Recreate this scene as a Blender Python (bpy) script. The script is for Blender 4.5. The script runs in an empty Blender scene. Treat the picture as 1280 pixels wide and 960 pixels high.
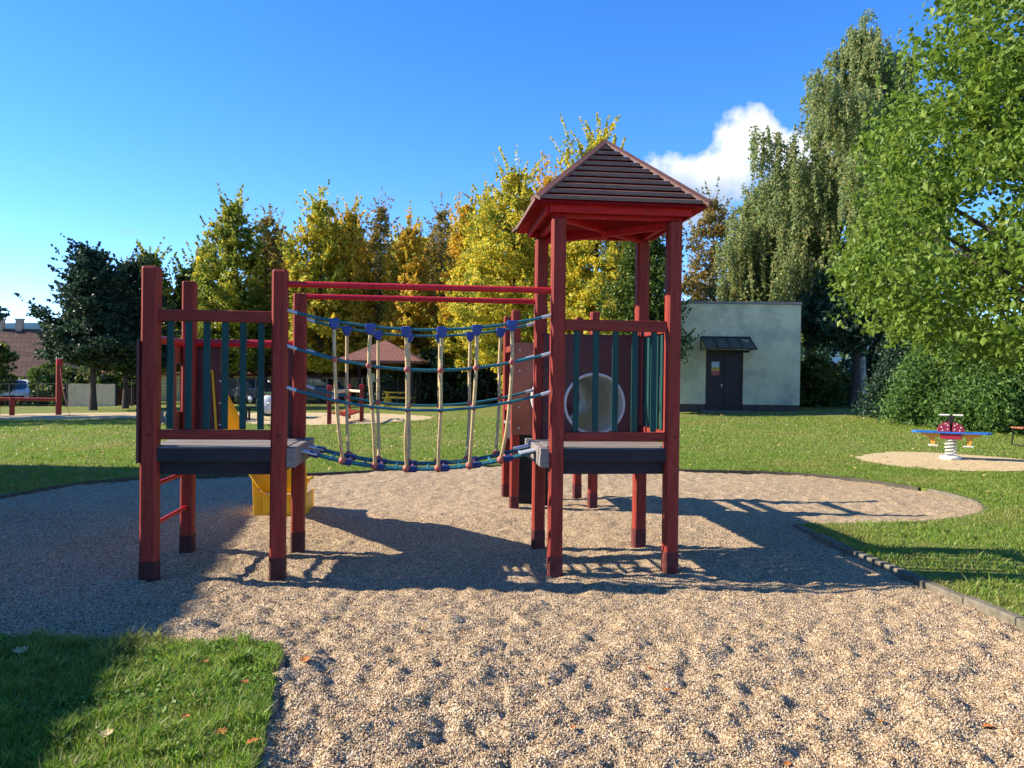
import bpy, math, random
import numpy as np
from mathutils import Vector, Matrix
R = math.radians
scene = bpy.context.scene
COL = scene.collection

# ------------------------------------------------------------------ camera
EYE = 1.62
F_PX, ROLL, PITCH = 981.2, 0.0122, 0.0089          # focal length in pixels of a 1280 px wide picture
cd = bpy.data.cameras.new("camera"); cam = bpy.data.objects.new("camera", cd); COL.objects.link(cam)
cd.sensor_fit = 'HORIZONTAL'; cd.sensor_width = 36.0; cd.lens = F_PX / 1280 * 36.0
cd.clip_start = 0.05; cd.clip_end = 20000
fwd = Vector((0, math.cos(PITCH), -math.sin(PITCH)))
r0 = Vector((1, 0, 0)); u0 = Vector((0, math.sin(PITCH), math.cos(PITCH)))
cr = r0 * math.cos(ROLL) + u0 * math.sin(ROLL); cu = u0 * math.cos(ROLL) - r0 * math.sin(ROLL)
M = Matrix((cr, cu, -fwd)).transposed().to_4x4(); M.translation = (0, 0, EYE)
cam.matrix_world = M
scene.camera = cam

# ------------------------------------------------------------------ sky, sun, exposure
SUN_EL = R(31.3)
sun_h = Vector((-1, 0.05, 0)).normalized()
sun_dir = Vector((sun_h.x * math.cos(SUN_EL), sun_h.y * math.cos(SUN_EL), math.sin(SUN_EL)))
sl = bpy.data.lights.new("sun", 'SUN'); sl.energy = 4.8; sl.angle = R(0.53); sl.color = (1.0, 0.89, 0.72)
so = bpy.data.objects.new("sun", sl); COL.objects.link(so)
so.rotation_mode = 'QUATERNION'; so.rotation_quaternion = (-sun_dir).to_track_quat('-Z', 'Y'); so.location = (-30, 5, 30)

world = bpy.data.worlds.new("World"); scene.world = world; world.use_nodes = True
wt = world.node_tree; wt.nodes.clear()
def wn(t, **k):
    n = wt.nodes.new(t)
    for a, b in k.items(): setattr(n, a, b)
    return n
def wmath(op, a, b=None, c=None, clamp=False):
    n = wn('ShaderNodeMath', operation=op); n.use_clamp = clamp
    for i, v in enumerate((a, b, c)):
        if v is None: continue
        if isinstance(v, (int, float)): n.inputs[i].default_value = v
        else: wt.links.new(v, n.inputs[i])
    return n.outputs[0]
sky = wn('ShaderNodeTexSky', sky_type='NISHITA'); sky.sun_disc = False
sky.sun_elevation = SUN_EL; sky.sun_rotation = math.atan2(sun_h.x, sun_h.y)
sky.altitude = 300; sky.air_density = 0.72; sky.dust_density = 0.0; sky.ozone_density = 3.0
hs = wn('ShaderNodeHueSaturation'); hs.inputs['Saturation'].default_value = 1.25; hs.inputs['Value'].default_value = 1.0
hs.inputs['Hue'].default_value = 0.499
tint = wn('ShaderNodeMix', data_type='RGBA', blend_type='MULTIPLY'); tint.inputs[0].default_value = 1.0; tint.inputs[7].default_value = (0.95, 0.905, 1.0, 1)
wt.links.new(sky.outputs[0], tint.inputs[6]); wt.links.new(tint.outputs[2], hs.inputs['Color'])
tc = wn('ShaderNodeTexCoord'); sep = wn('ShaderNodeSeparateXYZ'); wt.links.new(tc.outputs['Generated'], sep.inputs[0])
gx, gy, gz = sep.outputs
ypos = wmath('MAXIMUM', gy, 0.02)
cu_, cv_ = wmath('DIVIDE', gx, ypos), wmath('DIVIDE', gz, ypos)
nz = wn('ShaderNodeTexNoise'); nz.inputs['Scale'].default_value = 13.0; nz.inputs['Detail'].default_value = 9; nz.inputs['Roughness'].default_value = 0.58
wt.links.new(tc.outputs['Generated'], nz.inputs['Vector'])
def blob(cx, cy, rx, ry, amp, noise_amt):
    a = wmath('POWER', wmath('ABSOLUTE', wmath('DIVIDE', wmath('SUBTRACT', cu_, cx), rx)), 2)
    b = wmath('POWER', wmath('ABSOLUTE', wmath('DIVIDE', wmath('SUBTRACT', cv_, cy), ry)), 2)
    d = wmath('SUBTRACT', 1.0, wmath('ADD', a, b))
    d = wmath('ADD', d, wmath('MULTIPLY', wmath('SUBTRACT', nz.outputs[0], 0.5), noise_amt))
    return wmath('MULTIPLY', wmath('MULTIPLY', d, 1.25, clamp=True), amp, clamp=True)
m1 = blob(0.25, 0.240, 0.090, 0.056, 1.0, 5.5)
m1b = blob(0.295, 0.300, 0.052, 0.046, 1.0, 5.0)
m1c = blob(0.36, 0.25, 0.12, 0.062, 0.95, 5.5)
m2 = blob(-0.485, 0.178, 0.022, 0.005, 0.16, 6.0)
m3 = blob(-0.60, 0.058, 0.03, 0.008, 0.75, 2.4)
m4 = blob(-0.2, 0.05, 0.6, 0.05, 0.35, 3.0)
mask = m1
for q in (m1b, m1c, m2, m3, m4): mask = wmath('MAXIMUM', mask, q)
mask = wmath('MULTIPLY', mask, wmath('GREATER_THAN', gy, 0.05))
nz2 = wn('ShaderNodeTexNoise'); nz2.inputs['Scale'].default_value = 9; nz2.inputs['Detail'].default_value = 6
mp = wn('ShaderNodeMapping'); mp.inputs['Location'].default_value = (0.05, 0.0, -0.03)
wt.links.new(tc.outputs['Generated'], mp.inputs[0]); wt.links.new(mp.outputs[0], nz2.inputs['Vector'])
ccr = wn('ShaderNodeValToRGB'); ccr.color_ramp.elements[0].position = 0.36; ccr.color_ramp.elements[0].color = (1.45, 1.9, 2.75, 1)
ccr.color_ramp.elements[1].position = 0.60; ccr.color_ramp.elements[1].color = (3.3, 3.4, 3.55, 1)
wt.links.new(wmath('ADD', wmath('MULTIPLY', nz2.outputs[0], 0.8), wmath('MULTIPLY', wmath('SUBTRACT', cv_, 0.245), 4.5)), ccr.inputs[0])
mx = wn('ShaderNodeMix', data_type='RGBA')
wt.links.new(mask, mx.inputs[0]); wt.links.new(hs.outputs[0], mx.inputs[6]); wt.links.new(ccr.outputs[0], mx.inputs[7])
bg = wn('ShaderNodeBackground'); bg.inputs[1].default_value = 0.142
wt.links.new(mx.outputs[2], bg.inputs[0])
wo = wn('ShaderNodeOutputWorld'); wt.links.new(bg.outputs[0], wo.inputs[0])
vs = scene.view_settings
vs.view_transform = 'Standard'; vs.look = 'None'; vs.exposure = 1.3; vs.gamma = 1.0; vs.use_curve_mapping = False
scene.render.engine = 'CYCLES'
scene.cycles.max_bounces = 7; scene.cycles.transparent_max_bounces = 8

# ------------------------------------------------------------------ helpers: pixels of the 1280x960 picture <-> world
def ray(px, py):
    a, b = (px - 640) / F_PX, (480 - py) / F_PX
    return fwd + cr * a + cu * b
def at(px, py, Y):
    d = ray(px, py); k = Y / d.y
    return Vector((d.x * k, Y, EYE + d.z * k))
def smooth(t):
    t = np.clip(t, 0, 1); return t * t * (3 - 2 * t)
LAWN = 0.035
def terrain(x, y):
    t = smooth((np.asarray(y, float) - 12) / 22)
    return LAWN + t * (0.17 + 0.02 * np.clip(x, -40, 40))
def hit(px, py):
    d = ray(px, py); lo, hi = 2.0, 300.0
    for _ in range(50):
        m = (lo + hi) / 2; k = m / d.y
        if EYE + d.z * k > float(terrain(d.x * k, m)): lo = m
        else: hi = m
    k = lo / d.y
    return Vector((d.x * k, lo, float(terrain(d.x * k, lo))))
def gpos(px, Y):
    d = ray(px, 480); x = d.x * Y / d.y
    return Vector((x, Y, float(terrain(x, Y))))

# ------------------------------------------------------------------ helpers: meshes
class MB:
    def __init__(s): s.v = []; s.f = []; s.sm = []
    def add(s, vs, fs, smooth=False):
        o = len(s.v); s.v += [tuple(p) for p in vs]
        for f in fs: s.f.append(tuple(i + o for i in f)); s.sm.append(smooth)
        return s
    def box(s, c, d, rz=0.0, rx=0.0, ry=0.0):
        m = Matrix.Rotation(rz, 3, 'Z') @ Matrix.Rotation(ry, 3, 'Y') @ Matrix.Rotation(rx, 3, 'X')
        c = Vector(c); h = Vector(d) / 2
        P = [c + m @ Vector((sx * h.x, sy * h.y, sz * h.z)) for sx in (-1, 1) for sy in (-1, 1) for sz in (-1, 1)]
        return s.add(P, [(0, 1, 3, 2), (4, 6, 7, 5), (0, 4, 5, 1), (2, 3, 7, 6), (0, 2, 6, 4), (1, 5, 7, 3)])
    def bb(s, x0, x1, y0, y1, z0, z1):
        return s.box(((x0 + x1) / 2, (y0 + y1) / 2, (z0 + z1) / 2), (x1 - x0, y1 - y0, z1 - z0))
    def tube(s, pts, r, n=8, caps=True, smooth=True):
        pts = [Vector(p) for p in pts]; k = len(pts)
        rs = r if hasattr(r, '__len__') else [r] * k
        rings = []; prev = None
        for i, p in enumerate(pts):
            t = (pts[min(i + 1, k - 1)] - pts[max(i - 1, 0)]).normalized()
            if prev is None:
                a = Vector((0, 0, 1)) if abs(t.z) < 0.9 else Vector((1, 0, 0))
                u = t.cross(a).normalized()
            else:
                u = (prev - t * prev.dot(t)).normalized()
            prev = u; w = t.cross(u)
            rings.append([p + (u * math.cos(2 * math.pi * j / n) + w * math.sin(2 * math.pi * j / n)) * rs[i] for j in range(n)])
        V = [q for rg in rings for q in rg]; Fc = []
        for i in range(k - 1):
            for j in range(n):
                Fc.append((i * n + j, i * n + (j + 1) % n, (i + 1) * n + (j + 1) % n, (i + 1) * n + j))
        s.add(V, Fc, smooth)
        if caps:
            s.add(rings[0], [tuple(range(n))[::-1]]); s.add(rings[-1], [tuple(range(n))])
        return s
    def prism(s, poly, axis, a, b):
        def P(u, v, w): return {'x': (w, u, v), 'y': (u, w, v), 'z': (u, v, w)}[axis]
        n = len(poly)
        V = [P(u, v, a) for u, v in poly] + [P(u, v, b) for u, v in poly]
        Fc = [tuple(range(n))[::-1], tuple(range(n, 2 * n))]
        for i in range(n): Fc.append((i, (i + 1) % n, n + (i + 1) % n, n + i))
        return s.add(V, Fc)
    def lathe(s, prof, c=(0, 0, 0), n=20, axis='z', smooth=True):
        V = []
        for r, h in prof:
            for j in range(n):
                a = 2 * math.pi * j / n
                x, y, z = r * math.cos(a), r * math.sin(a), h
                if axis == 'y': x, y, z = x, h, y
                if axis == 'x': x, y, z = h, x, y
                V.append((c[0] + x, c[1] + y, c[2] + z))
        Fc = []
        for i in range(len(prof) - 1):
            for j in range(n):
                Fc.append((i * n + j, i * n + (j + 1) % n, (i + 1) * n + (j + 1) % n, (i + 1) * n + j))
        return s.add(V, Fc, smooth)
    def ball(s, c, r, n=10, sz=1.0):
        return s.lathe([(max(1e-4, r * math.sin(math.pi * i / 8)), -r * sz * math.cos(math.pi * i / 8)) for i in range(9)], c, n)
    def build(s, name, mat, parent=None, bevel=0.0, seg=2, loc=None, rz=None):
        me = bpy.data.meshes.new(name); me.from_pydata(s.v, [], s.f)
        me.polygons.foreach_set('use_smooth', s.sm)
        me.update()
        import bmesh
        bm = bmesh.new(); bm.from_mesh(me); bmesh.ops.recalc_face_normals(bm, faces=bm.faces); bm.to_mesh(me); bm.free()
        o = bpy.data.objects.new(name, me); COL.objects.link(o)
        if mat: me.materials.append(mat)
        if parent: o.parent = parent
        if loc is not None: o.location = loc
        if rz is not None: o.rotation_euler.z = rz
        if bevel:
            md = o.modifiers.new('bevel', 'BEVEL'); md.width = bevel; md.segments = seg; md.limit_method = 'ANGLE'; md.angle_limit = R(40)
        return o
def tag(o, label=None, cat=None, group=None, kind=None):
    if label: o['label'] = label
    if cat: o['category'] = cat
    if group: o['group'] = group
    if kind: o['kind'] = kind
    return o
def empty(name, loc, rz=0.0, label=None, cat=None, group=None):
    o = bpy.data.objects.new(name, None); COL.objects.link(o); o.location = loc; o.rotation_euler.z = rz
    o.empty_display_size = 0.2
    return tag(o, label, cat, group)
def np_mesh(name, V, Fc, mat, parent=None, smooth=False):
    V = np.asarray(V, np.float32); Fc = np.asarray(Fc, np.int32); k = Fc.shape[1]
    me = bpy.data.meshes.new(name)
    me.vertices.add(len(V)); me.vertices.foreach_set('co', V.ravel())
    me.loops.add(Fc.size); me.loops.foreach_set('vertex_index', Fc.ravel())
    me.polygons.add(len(Fc)); me.polygons.foreach_set('loop_start', np.arange(0, Fc.size, k, dtype=np.int32))
    me.polygons.foreach_set('use_smooth', np.full(len(Fc), smooth, dtype=bool))
    me.update(calc_edges=True)
    o = bpy.data.objects.new(name, me); COL.objects.link(o); me.materials.append(mat)
    if parent: o.parent = parent
    return o

# ------------------------------------------------------------------ materials
def mat(name, build):
    m = bpy.data.materials.new(name); m.use_nodes = True
    nt = m.node_tree; nt.nodes.clear()
    out = nt.nodes.new('ShaderNodeOutputMaterial')
    class K: pass
    k = K(); k.nt = nt
    def N(t, **kw):
        n = nt.nodes.new(t)
        for a, b in kw.items():
            if a.startswith('i_'):
                n.inputs[a[2:].replace('_', ' ')].default_value = b
            else: setattr(n, a, b)
        return n
    def L(a, b): nt.links.new(a, b)
    k.N, k.L = N, L
    def coord(scale=(1, 1, 1), kind='Object'):
        t = N('ShaderNodeTexCoord'); mpn = N('ShaderNodeMapping'); mpn.inputs['Scale'].default_value = scale
        L(t.outputs[kind], mpn.inputs[0]); return mpn.outputs[0]
    def noise(vec, scale, detail=4, rough=0.55):
        n = N('ShaderNodeTexNoise'); n.inputs['Scale'].default_value = scale; n.inputs['Detail'].default_value = detail
        n.inputs['Roughness'].default_value = rough
        L(vec, n.inputs['Vector']); return n.outputs[0]
    def ramp(fac, stops):
        n = N('ShaderNodeValToRGB'); e = n.color_ramp.elements
        while len(e) < len(stops): e.new(0.5)
        for i, (p, c) in enumerate(stops):
            e[i].position = p; e[i].color = (*c, 1) if len(c) == 3 else c
        L(fac, n.inputs[0]); return n.outputs[0]
    def mixc(fac, a, b, mode='MIX'):
        n = N('ShaderNodeMix', data_type='RGBA', blend_type=mode)
        for sock, v in ((n.inputs[0], fac), (n.inputs[6], a), (n.inputs[7], b)):
            if isinstance(v, (int, float)): sock.default_value = v
            elif isinstance(v, tuple): sock.default_value = (*v, 1) if len(v) == 3 else v
            else: L(v, sock)
        return n.outputs[2]
    def bump(h, strength, dist=0.01, normal=None):
        n = N('ShaderNodeBump'); n.inputs['Strength'].default_value = strength; n.inputs['Distance'].default_value = dist
        L(h, n.inputs['Height'])
        if normal is not None: L(normal, n.inputs['Normal'])
        return n.outputs[0]
    def bsdf(col, rough=0.6, normal=None, spec=0.4, **kw):
        n = N('ShaderNodeBsdfPrincipled')
        if isinstance(col, tuple): n.inputs['Base Color'].default_value = (*col, 1)
        else: L(col, n.inputs['Base Color'])
        if isinstance(rough, (int, float)): n.inputs['Roughness'].default_value = rough
        else: L(rough, n.inputs['Roughness'])
        n.inputs['Specular IOR Level'].default_value = spec
        if normal is not None: L(normal, n.inputs['Normal'])
        for a, b in kw.items(): n.inputs[a.replace('_', ' ')].default_value = b
        return n.outputs[0]
    k.coord, k.noise, k.ramp, k.mixc, k.bump, k.bsdf = coord, noise, ramp, mixc, bump, bsdf
    L(build(k), out.inputs['Surface'])
    return m
def mul(c, f): return tuple(x * f for x in c)

def painted_wood(name, col, worn=(0.16, 0.075, 0.05), grain=(14, 14, 1.2), amount=0.35, rough=0.5):
    def b(k):
        v = k.coord(grain); n = k.noise(v, 3.0, 6, 0.6)
        v2 = k.coord((1, 1, 1)); n2 = k.noise(v2, 5.0, 5, 0.65); n3 = k.noise(v2, 40.0, 3)
        c = k.ramp(n, [(0.25, mul(col, 0.55)), (0.5, col), (0.8, mul(col, 1.3))])
        w = k.ramp(n2, [(0.57, (0, 0, 0)), (0.78, (amount,) * 3)])
        c = k.mixc(w, c, worn)
        ck = k.noise(k.coord(tuple(4.5 * q for q in grain)), 2.6, 3, 0.5)
        c = k.mixc(k.ramp(ck, [(0.64, (0, 0, 0)), (0.70, (0.7,) * 3)]), c, mul(col, 0.22))
        sp = k.ramp(n3, [(0.70, (0, 0, 0)), (0.74, (0.55,) * 3)])
        c = k.mixc(sp, c, mul(col, 0.25))
        return k.bsdf(c, 0.62, k.bump(n, 0.5, 0.005), 0.2)
    return mat(name, b)
def raw_wood(name, col, rough=0.75, grain=(2, 22, 22)):
    def b(k):
        n = k.noise(k.coord(grain), 3.0, 8, 0.6); n2 = k.noise(k.coord(), 3.5, 4)
        c = k.ramp(n, [(0.25, mul(col, 0.5)), (0.5, col), (0.8, mul(col, 1.35))])
        c = k.mixc(k.ramp(n2, [(0.35, (0, 0, 0)), (0.75, (0.45,) * 3)]), c, mul(col, 0.6))
        return k.bsdf(c, rough, k.bump(n, 0.5, 0.006), 0.3)
    return mat(name, b)
def plain(name, col, rough=0.5, var=0.12, scale=8.0, spec=0.4, metal=0.0, bump=0.0):
    def b(k):
        n = k.noise(k.coord(), scale, 5, 0.6)
        c = k.ramp(n, [(0.3, mul(col, 1 - var)), (0.7, mul(col, 1 + var))])
        return k.bsdf(c, rough, k.bump(n, bump, 0.01) if bump else None, spec, Metallic=metal)
    return mat(name, b)

M_POST = painted_wood('post_paint', (0.235, 0.030, 0.020), amount=0.6)
M_RAIL = painted_wood('rail_paint', (0.21, 0.029, 0.020), grain=(1.2, 14, 14))
M_BAR = plain('bar_red_paint', (0.46, 0.014, 0.024), 0.42, 0.2, 20, 0.25)
M_ROOFRED = painted_wood('roof_red_paint', (0.42, 0.014, 0.020), grain=(2, 10, 10), amount=0.15)
M_SHOE = plain('dark_post_foot', (0.060, 0.017, 0.015), 0.7, 0.4, 12, 0.3, bump=0.3)
M_SHOE2 = plain('worn_post_foot', (0.10, 0.020, 0.019), 0.7, 0.4, 12, 0.3, bump=0.3)
M_BALU = painted_wood('teal_slat_paint', (0.009, 0.055, 0.052), worn=(0.04, 0.09, 0.08), amount=0.3)
M_BOARD = plain('dark_red_board', (0.085, 0.020, 0.024), 0.45, 0.2, 6, 0.4)
M_BOARD2 = plain('brown_red_board', (0.235, 0.070, 0.045), 0.5, 0.15, 6, 0.4)
M_DECK = raw_wood('grey_deck_wood', (0.21, 0.185, 0.175))
M_BEAM = raw_wood('black_stained_beam', (0.022, 0.022, 0.028))
M_SHINGLE = raw_wood('brown_roof_boards', (0.20, 0.115, 0.082), 0.6, grain=(4, 4, 30))
M_HIP = raw_wood('brown_hip_boards', (0.17, 0.075, 0.055), 0.6)
M_ROPE = plain('tan_rope', (0.50, 0.38, 0.20), 0.85, 0.25, 60, 0.2, bump=0.6)
M_TEALROPE = plain('teal_rope', (0.010, 0.115, 0.150), 0.6, 0.35, 60, 0.35, bump=0.5)
M_BLUE = plain('blue_plastic', (0.008, 0.034, 0.20), 0.4, 0.15, 10, 0.45)
M_NAVY = plain('navy_plastic', (0.006, 0.020, 0.10), 0.45, 0.2, 10, 0.35)
M_REDPL = plain('faded_red_plastic', (0.36, 0.09, 0.07), 0.5, 0.2, 30, 0.4)
M_STEEL = plain('galvanised_steel', (0.52, 0.54, 0.56), 0.42, 0.15, 30, 0.5, metal=0.55)
M_BLACK = plain('black_rubber', (0.012, 0.012, 0.014), 0.75, 0.3, 10, 0.25)
M_WHITE = plain('white_plastic', (0.62, 0.61, 0.58), 0.45, 0.06, 6, 0.4)
def _slide(k):
    n = k.noise(k.coord(), 5, 5); c = k.ramp(n, [(0.3, (0.82, 0.50, 0.012)), (0.7, (0.92, 0.60, 0.02))])
    a = k.bsdf(c, 0.35, None, 0.45); t = k.N('ShaderNodeBsdfTranslucent'); k.L(c, t.inputs[0])
    m = k.N('ShaderNodeMixShader'); m.inputs[0].default_value = 0.28; k.L(a, m.inputs[1]); k.L(t.outputs[0], m.inputs[2]); return m.outputs[0]
M_SLIDE = mat('yellow_slide_plastic', _slide)
def _tubem(k):
    w = k.N('ShaderNodeTexWave', wave_type='BANDS', bands_direction='Y'); w.inputs['Scale'].default_value = 4.0
    k.L(k.coord(), w.inputs['Vector'])
    c = k.ramp(k.noise(k.coord(), 2.5, 4), [(0.3, (0.52, 0.55, 0.50)), (0.7, (0.68, 0.70, 0.66))])
    a = k.bsdf(c, 0.4, None, 0.4); t = k.N('ShaderNodeBsdfTranslucent'); k.L(c, t.inputs[0])
    m = k.N('ShaderNodeMixShader'); m.inputs[0].default_value = 0.22; k.L(a, m.inputs[1]); k.L(t.outputs[0], m.inputs[2]); return m.outputs[0]
M_TUBE = mat('translucent_tunnel_plastic', _tubem)

def leaf_mat(name, cols, patch=0.25, trans=0.45, rough=0.5, patch_cols=None, pthr=(0.5, 0.62), spec=0.3):
    """cols: stops of leaf colours picked per leaf; patch_cols: colours of the twigs that have turned"""
    def b(k):
        g = k.N('ShaderNodeNewGeometry')
        n = len(cols)
        c = k.ramp(g.outputs['Random Per Island'], [((i + 0.5) / n, col) for i, col in enumerate(cols)])
        if patch_cols:
            ns = k.noise(k.coord(), patch, 3, 0.6)
            m = len(patch_cols)
            rn = k.N('ShaderNodeMath', operation='FRACT'); mm = k.N('ShaderNodeMath', operation='MULTIPLY'); mm.inputs[1].default_value = 7.13
            k.L(g.outputs['Random Per Island'], mm.inputs[0]); k.L(mm.outputs[0], rn.inputs[0])
            c2 = k.ramp(rn.outputs[0], [((i + 0.5) / m, col) for i, col in enumerate(patch_cols)])
            c = k.mixc(k.ramp(ns, [(pthr[0], (0, 0, 0)), (pthr[1], (1, 1, 1))]), c, c2)
        a = k.bsdf(c, rough, None, spec)
        t = k.N('ShaderNodeBsdfTranslucent'); k.L(k.mixc(0.75, c, (1.0, 0.95, 0.35), 'MULTIPLY') if False else c, t.inputs[0])
        mxs = k.N('ShaderNodeMixShader'); mxs.inputs[0].default_value = trans
        k.L(a, mxs.inputs[1]); k.L(t.outputs[0], mxs.inputs[2]); return mxs.outputs[0]
    return mat(name, b)
def bark_mat(name, c1, c2, sc=(6, 6, 1.5)):
    def b(k):
        n = k.noise(k.coord(sc), 3, 6, 0.65)
        return k.bsdf(k.ramp(n, [(0.35, c1), (0.65, c2)]), 0.85, k.bump(n, 0.8, 0.03), 0.2)
    return mat(name, b)
M_BARK = bark_mat('dark_bark', (0.03, 0.022, 0.018), (0.10, 0.08, 0.065))
M_BIRCH = bark_mat('birch_bark', (0.035, 0.03, 0.028), (0.50, 0.48, 0.44), (1.5, 1.5, 4))

# ------------------------------------------------------------------ ground: pit outline
def catmull(P, n=8):
    P = [np.array(p, float) for p in P]; out = []
    for i in range(len(P) - 1):
        p0, p1, p2, p3 = P[max(i - 1, 0)], P[i], P[i + 1], P[min(i + 2, len(P) - 1)]
        for t in np.linspace(0, 1, n, endpoint=False):
            out.append(0.5 * ((2 * p1) + (-p0 + p2) * t + (2 * p0 - 5 * p1 + 4 * p2 - p3) * t * t + (-p0 + 3 * p1 - 3 * p2 + p3) * t ** 3))
    out.append(P[-1]); return out
KERB_NEAR = [(-0.35, -4.0), (-0.72, 1.8), (-1.02, 3.23), (-1.33, 4.60)]
GRASS_EDGE = catmull([(-1.33, 4.60), (-1.9, 4.64), (-3.0, 4.66), (-5.2, 4.9), (-6.2, 6.0), (-6.55, 7.6), (-6.5, 9.2), (-6.35, 10.6), (-6.05, 11.4), (-5.5, 11.95),
                      (-4.5, 12.3), (-3.3, 12.6), (-2.0, 13.25), (-0.4, 14.0), (1.2, 14.1), (2.9, 13.75), (4.6, 13.55), (5.6, 12.85), (6.2, 11.6), (6.25, 10.6), (5.95, 9.83), (5.43, 9.28), (4.8, 8.93), (4.1, 8.74), (3.16, 8.62)], 6)
KERB_RIGHT = [(3.16, 8.62), (3.19, 7.44), (3.30, 6.25), (3.42, 5.23), (3.55, 3.5), (3.7, 0.0), (3.8, -4.0)]
PIT = np.array([*KERB_NEAR[:-1], *[tuple(p) for p in GRASS_EDGE], *KERB_RIGHT[1:]])
def sdf(X, Y):
    X = np.asarray(X, float).ravel(); Y = np.asarray(Y, float).ravel()
    d = np.full(X.shape, 1e9); inside = np.zeros(X.shape, bool)
    A = PIT; B = np.roll(PIT, -1, 0)
    for (ax, ay), (bx, by) in zip(A, B):
        ex, ey = bx - ax, by - ay; L2 = ex * ex + ey * ey + 1e-12
        t = np.clip(((X - ax) * ex + (Y - ay) * ey) / L2, 0, 1)
        d = np.minimum(d, (X - ax - t * ex) ** 2 + (Y - ay - t * ey) ** 2)
        c = (ay > Y) != (by > Y)
        xs = ax + (Y - ay) / (by - ay if abs(by - ay) > 1e-9 else 1e-9) * ex
        inside ^= c & (X < xs)
    return np.where(inside, -1, 1) * np.sqrt(d)
def vnoise(X, Y, wl, seed):
    rg = np.random.default_rng(seed); T = rg.random((257, 257))
    x = np.mod(X / wl, 256); y = np.mod(Y / wl, 256)
    i = np.floor(x).astype(int); j = np.floor(y).astype(int); u = smooth(x - i); v = smooth(y - j)
    return (T[i, j] * (1 - u) * (1 - v) + T[i + 1, j] * u * (1 - v) + T[i, j + 1] * (1 - u) * v + T[i + 1, j + 1] * u * v) - 0.5
def gravel_h(X, Y):
    c, s = math.cos(0.6), math.sin(0.6); U, W = X * c - Y * s, X * s + Y * c
    near = np.clip((8.5 - Y) / 4, 0.45, 1)
    U = U + 0.10 * vnoise(W, U, 0.33, 5); W = W + 0.10 * vnoise(U, W, 0.29, 6)
    h = 0.045 * vnoise(U, W, 0.9, 1) + near * (0.034 * vnoise(W, U, 0.25, 2) + 0.042 * vnoise(U, W, 0.125, 3) + 0.040 * vnoise(X, Y, 0.075, 4) + 0.020 * vnoise(Y, X, 0.043, 14))
    pit = vnoise(U + 3, W, 0.15, 7); h -= near * 0.006 * np.clip(pit - 0.1, 0, 1) * 3.0
    return h
def grid(xs, ys, zfun):
    X, Y = np.meshgrid(xs, ys); Z = zfun(X, Y)
    V = np.stack([X.ravel(), Y.ravel(), Z.ravel()], 1)
    nx, ny = len(xs), len(ys); idx = np.arange(nx * ny).reshape(ny, nx)
    Fc = np.stack([idx[:-1, :-1].ravel(), idx[:-1, 1:].ravel(), idx[1:, 1:].ravel(), idx[1:, :-1].ravel()], 1)
    return V, Fc
def steps(a, b, s0, s1):
    o = [a]
    while o[-1] < b: o.append(o[-1] + s0 + (s1 - s0) * (o[-1] - a) / (b - a))
    return o
def _grav(k):
    v = k.coord()
    vo = k.N('ShaderNodeTexVoronoi'); vo.inputs['Scale'].default_value = 125; k.L(v, vo.inputs['Vector'])
    vo2 = k.N('ShaderNodeTexVoronoi'); vo2.inputs['Scale'].default_value = 62; k.L(v, vo2.inputs['Vector'])
    s1 = k.N('ShaderNodeSeparateColor'); k.L(vo.outputs['Color'], s1.inputs[0])
    s2 = k.N('ShaderNodeSeparateColor'); k.L(vo2.outputs['Color'], s2.inputs[0])
    stops = [(0.0, (0.050, 0.035, 0.022)), (0.24, (0.148, 0.100, 0.061)), (0.35, (0.308, 0.210, 0.120)), (0.6, (0.410, 0.290, 0.165)), (0.82, (0.547, 0.420, 0.261)), (1.0, (0.683, 0.591, 0.454))]
    c = k.mixc(0.25, k.ramp(s1.outputs[0], stops), k.ramp(s2.outputs[1], stops))
    big = k.noise(v, 1.1, 5, 0.6)
    c = k.mixc(k.ramp(big, [(0.35, (0, 0, 0)), (0.7, (0.5,) * 3)]), c, k.mixc(1.0, c, (0.86, 0.80, 0.76), 'MULTIPLY'))
    mottle = k.noise(v, 4.5, 5, 0.7)  # irregular brownish mottling that darkens the gravel
    c = k.mixc(k.ramp(mottle, [(0.60, (0, 0, 0)), (0.76, (0.5,) * 3)]), c, k.mixc(1.0, c, (0.62, 0.52, 0.45), 'MULTIPLY'))
    h = k.N('ShaderNodeMath', operation='ADD'); k.L(vo.outputs['Distance'], h.inputs[0]); k.L(vo2.outputs['Distance'], h.inputs[1])
    iv = k.N('ShaderNodeMath', operation='SUBTRACT'); iv.inputs[0].default_value = 1.0; k.L(h.outputs[0], iv.inputs[1])
    nm = k.bump(iv.outputs[0], 0.8, 0.007); nm = k.bump(k.noise(v, 30, 3, 0.5), 0.35, 0.012, nm)
    return k.bsdf(c, 0.9, nm, 0.2)
M_GRAVEL = mat('pea_gravel', _grav)
M_SAND = plain('pale_gravel', (0.45, 0.345, 0.20), 0.9, 0.45, 22, 0.2, bump=1.0)
xs = np.arange(-7.2, 7.2, 0.026); ys = np.array(steps(-4.2, 2.4, 0.2, 0.1)[:-1] + steps(2.4, 14.6, 0.015, 0.06))
def _gz(X, Y):
    d = sdf(X, Y).reshape(X.shape)
    return np.where(d < 0.03, gravel_h(X, Y) + 0.0, -0.35)
tag(np_mesh('gravel_pit', *grid(xs, ys, _gz), M_GRAVEL, None, True), kind='structure')

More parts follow.
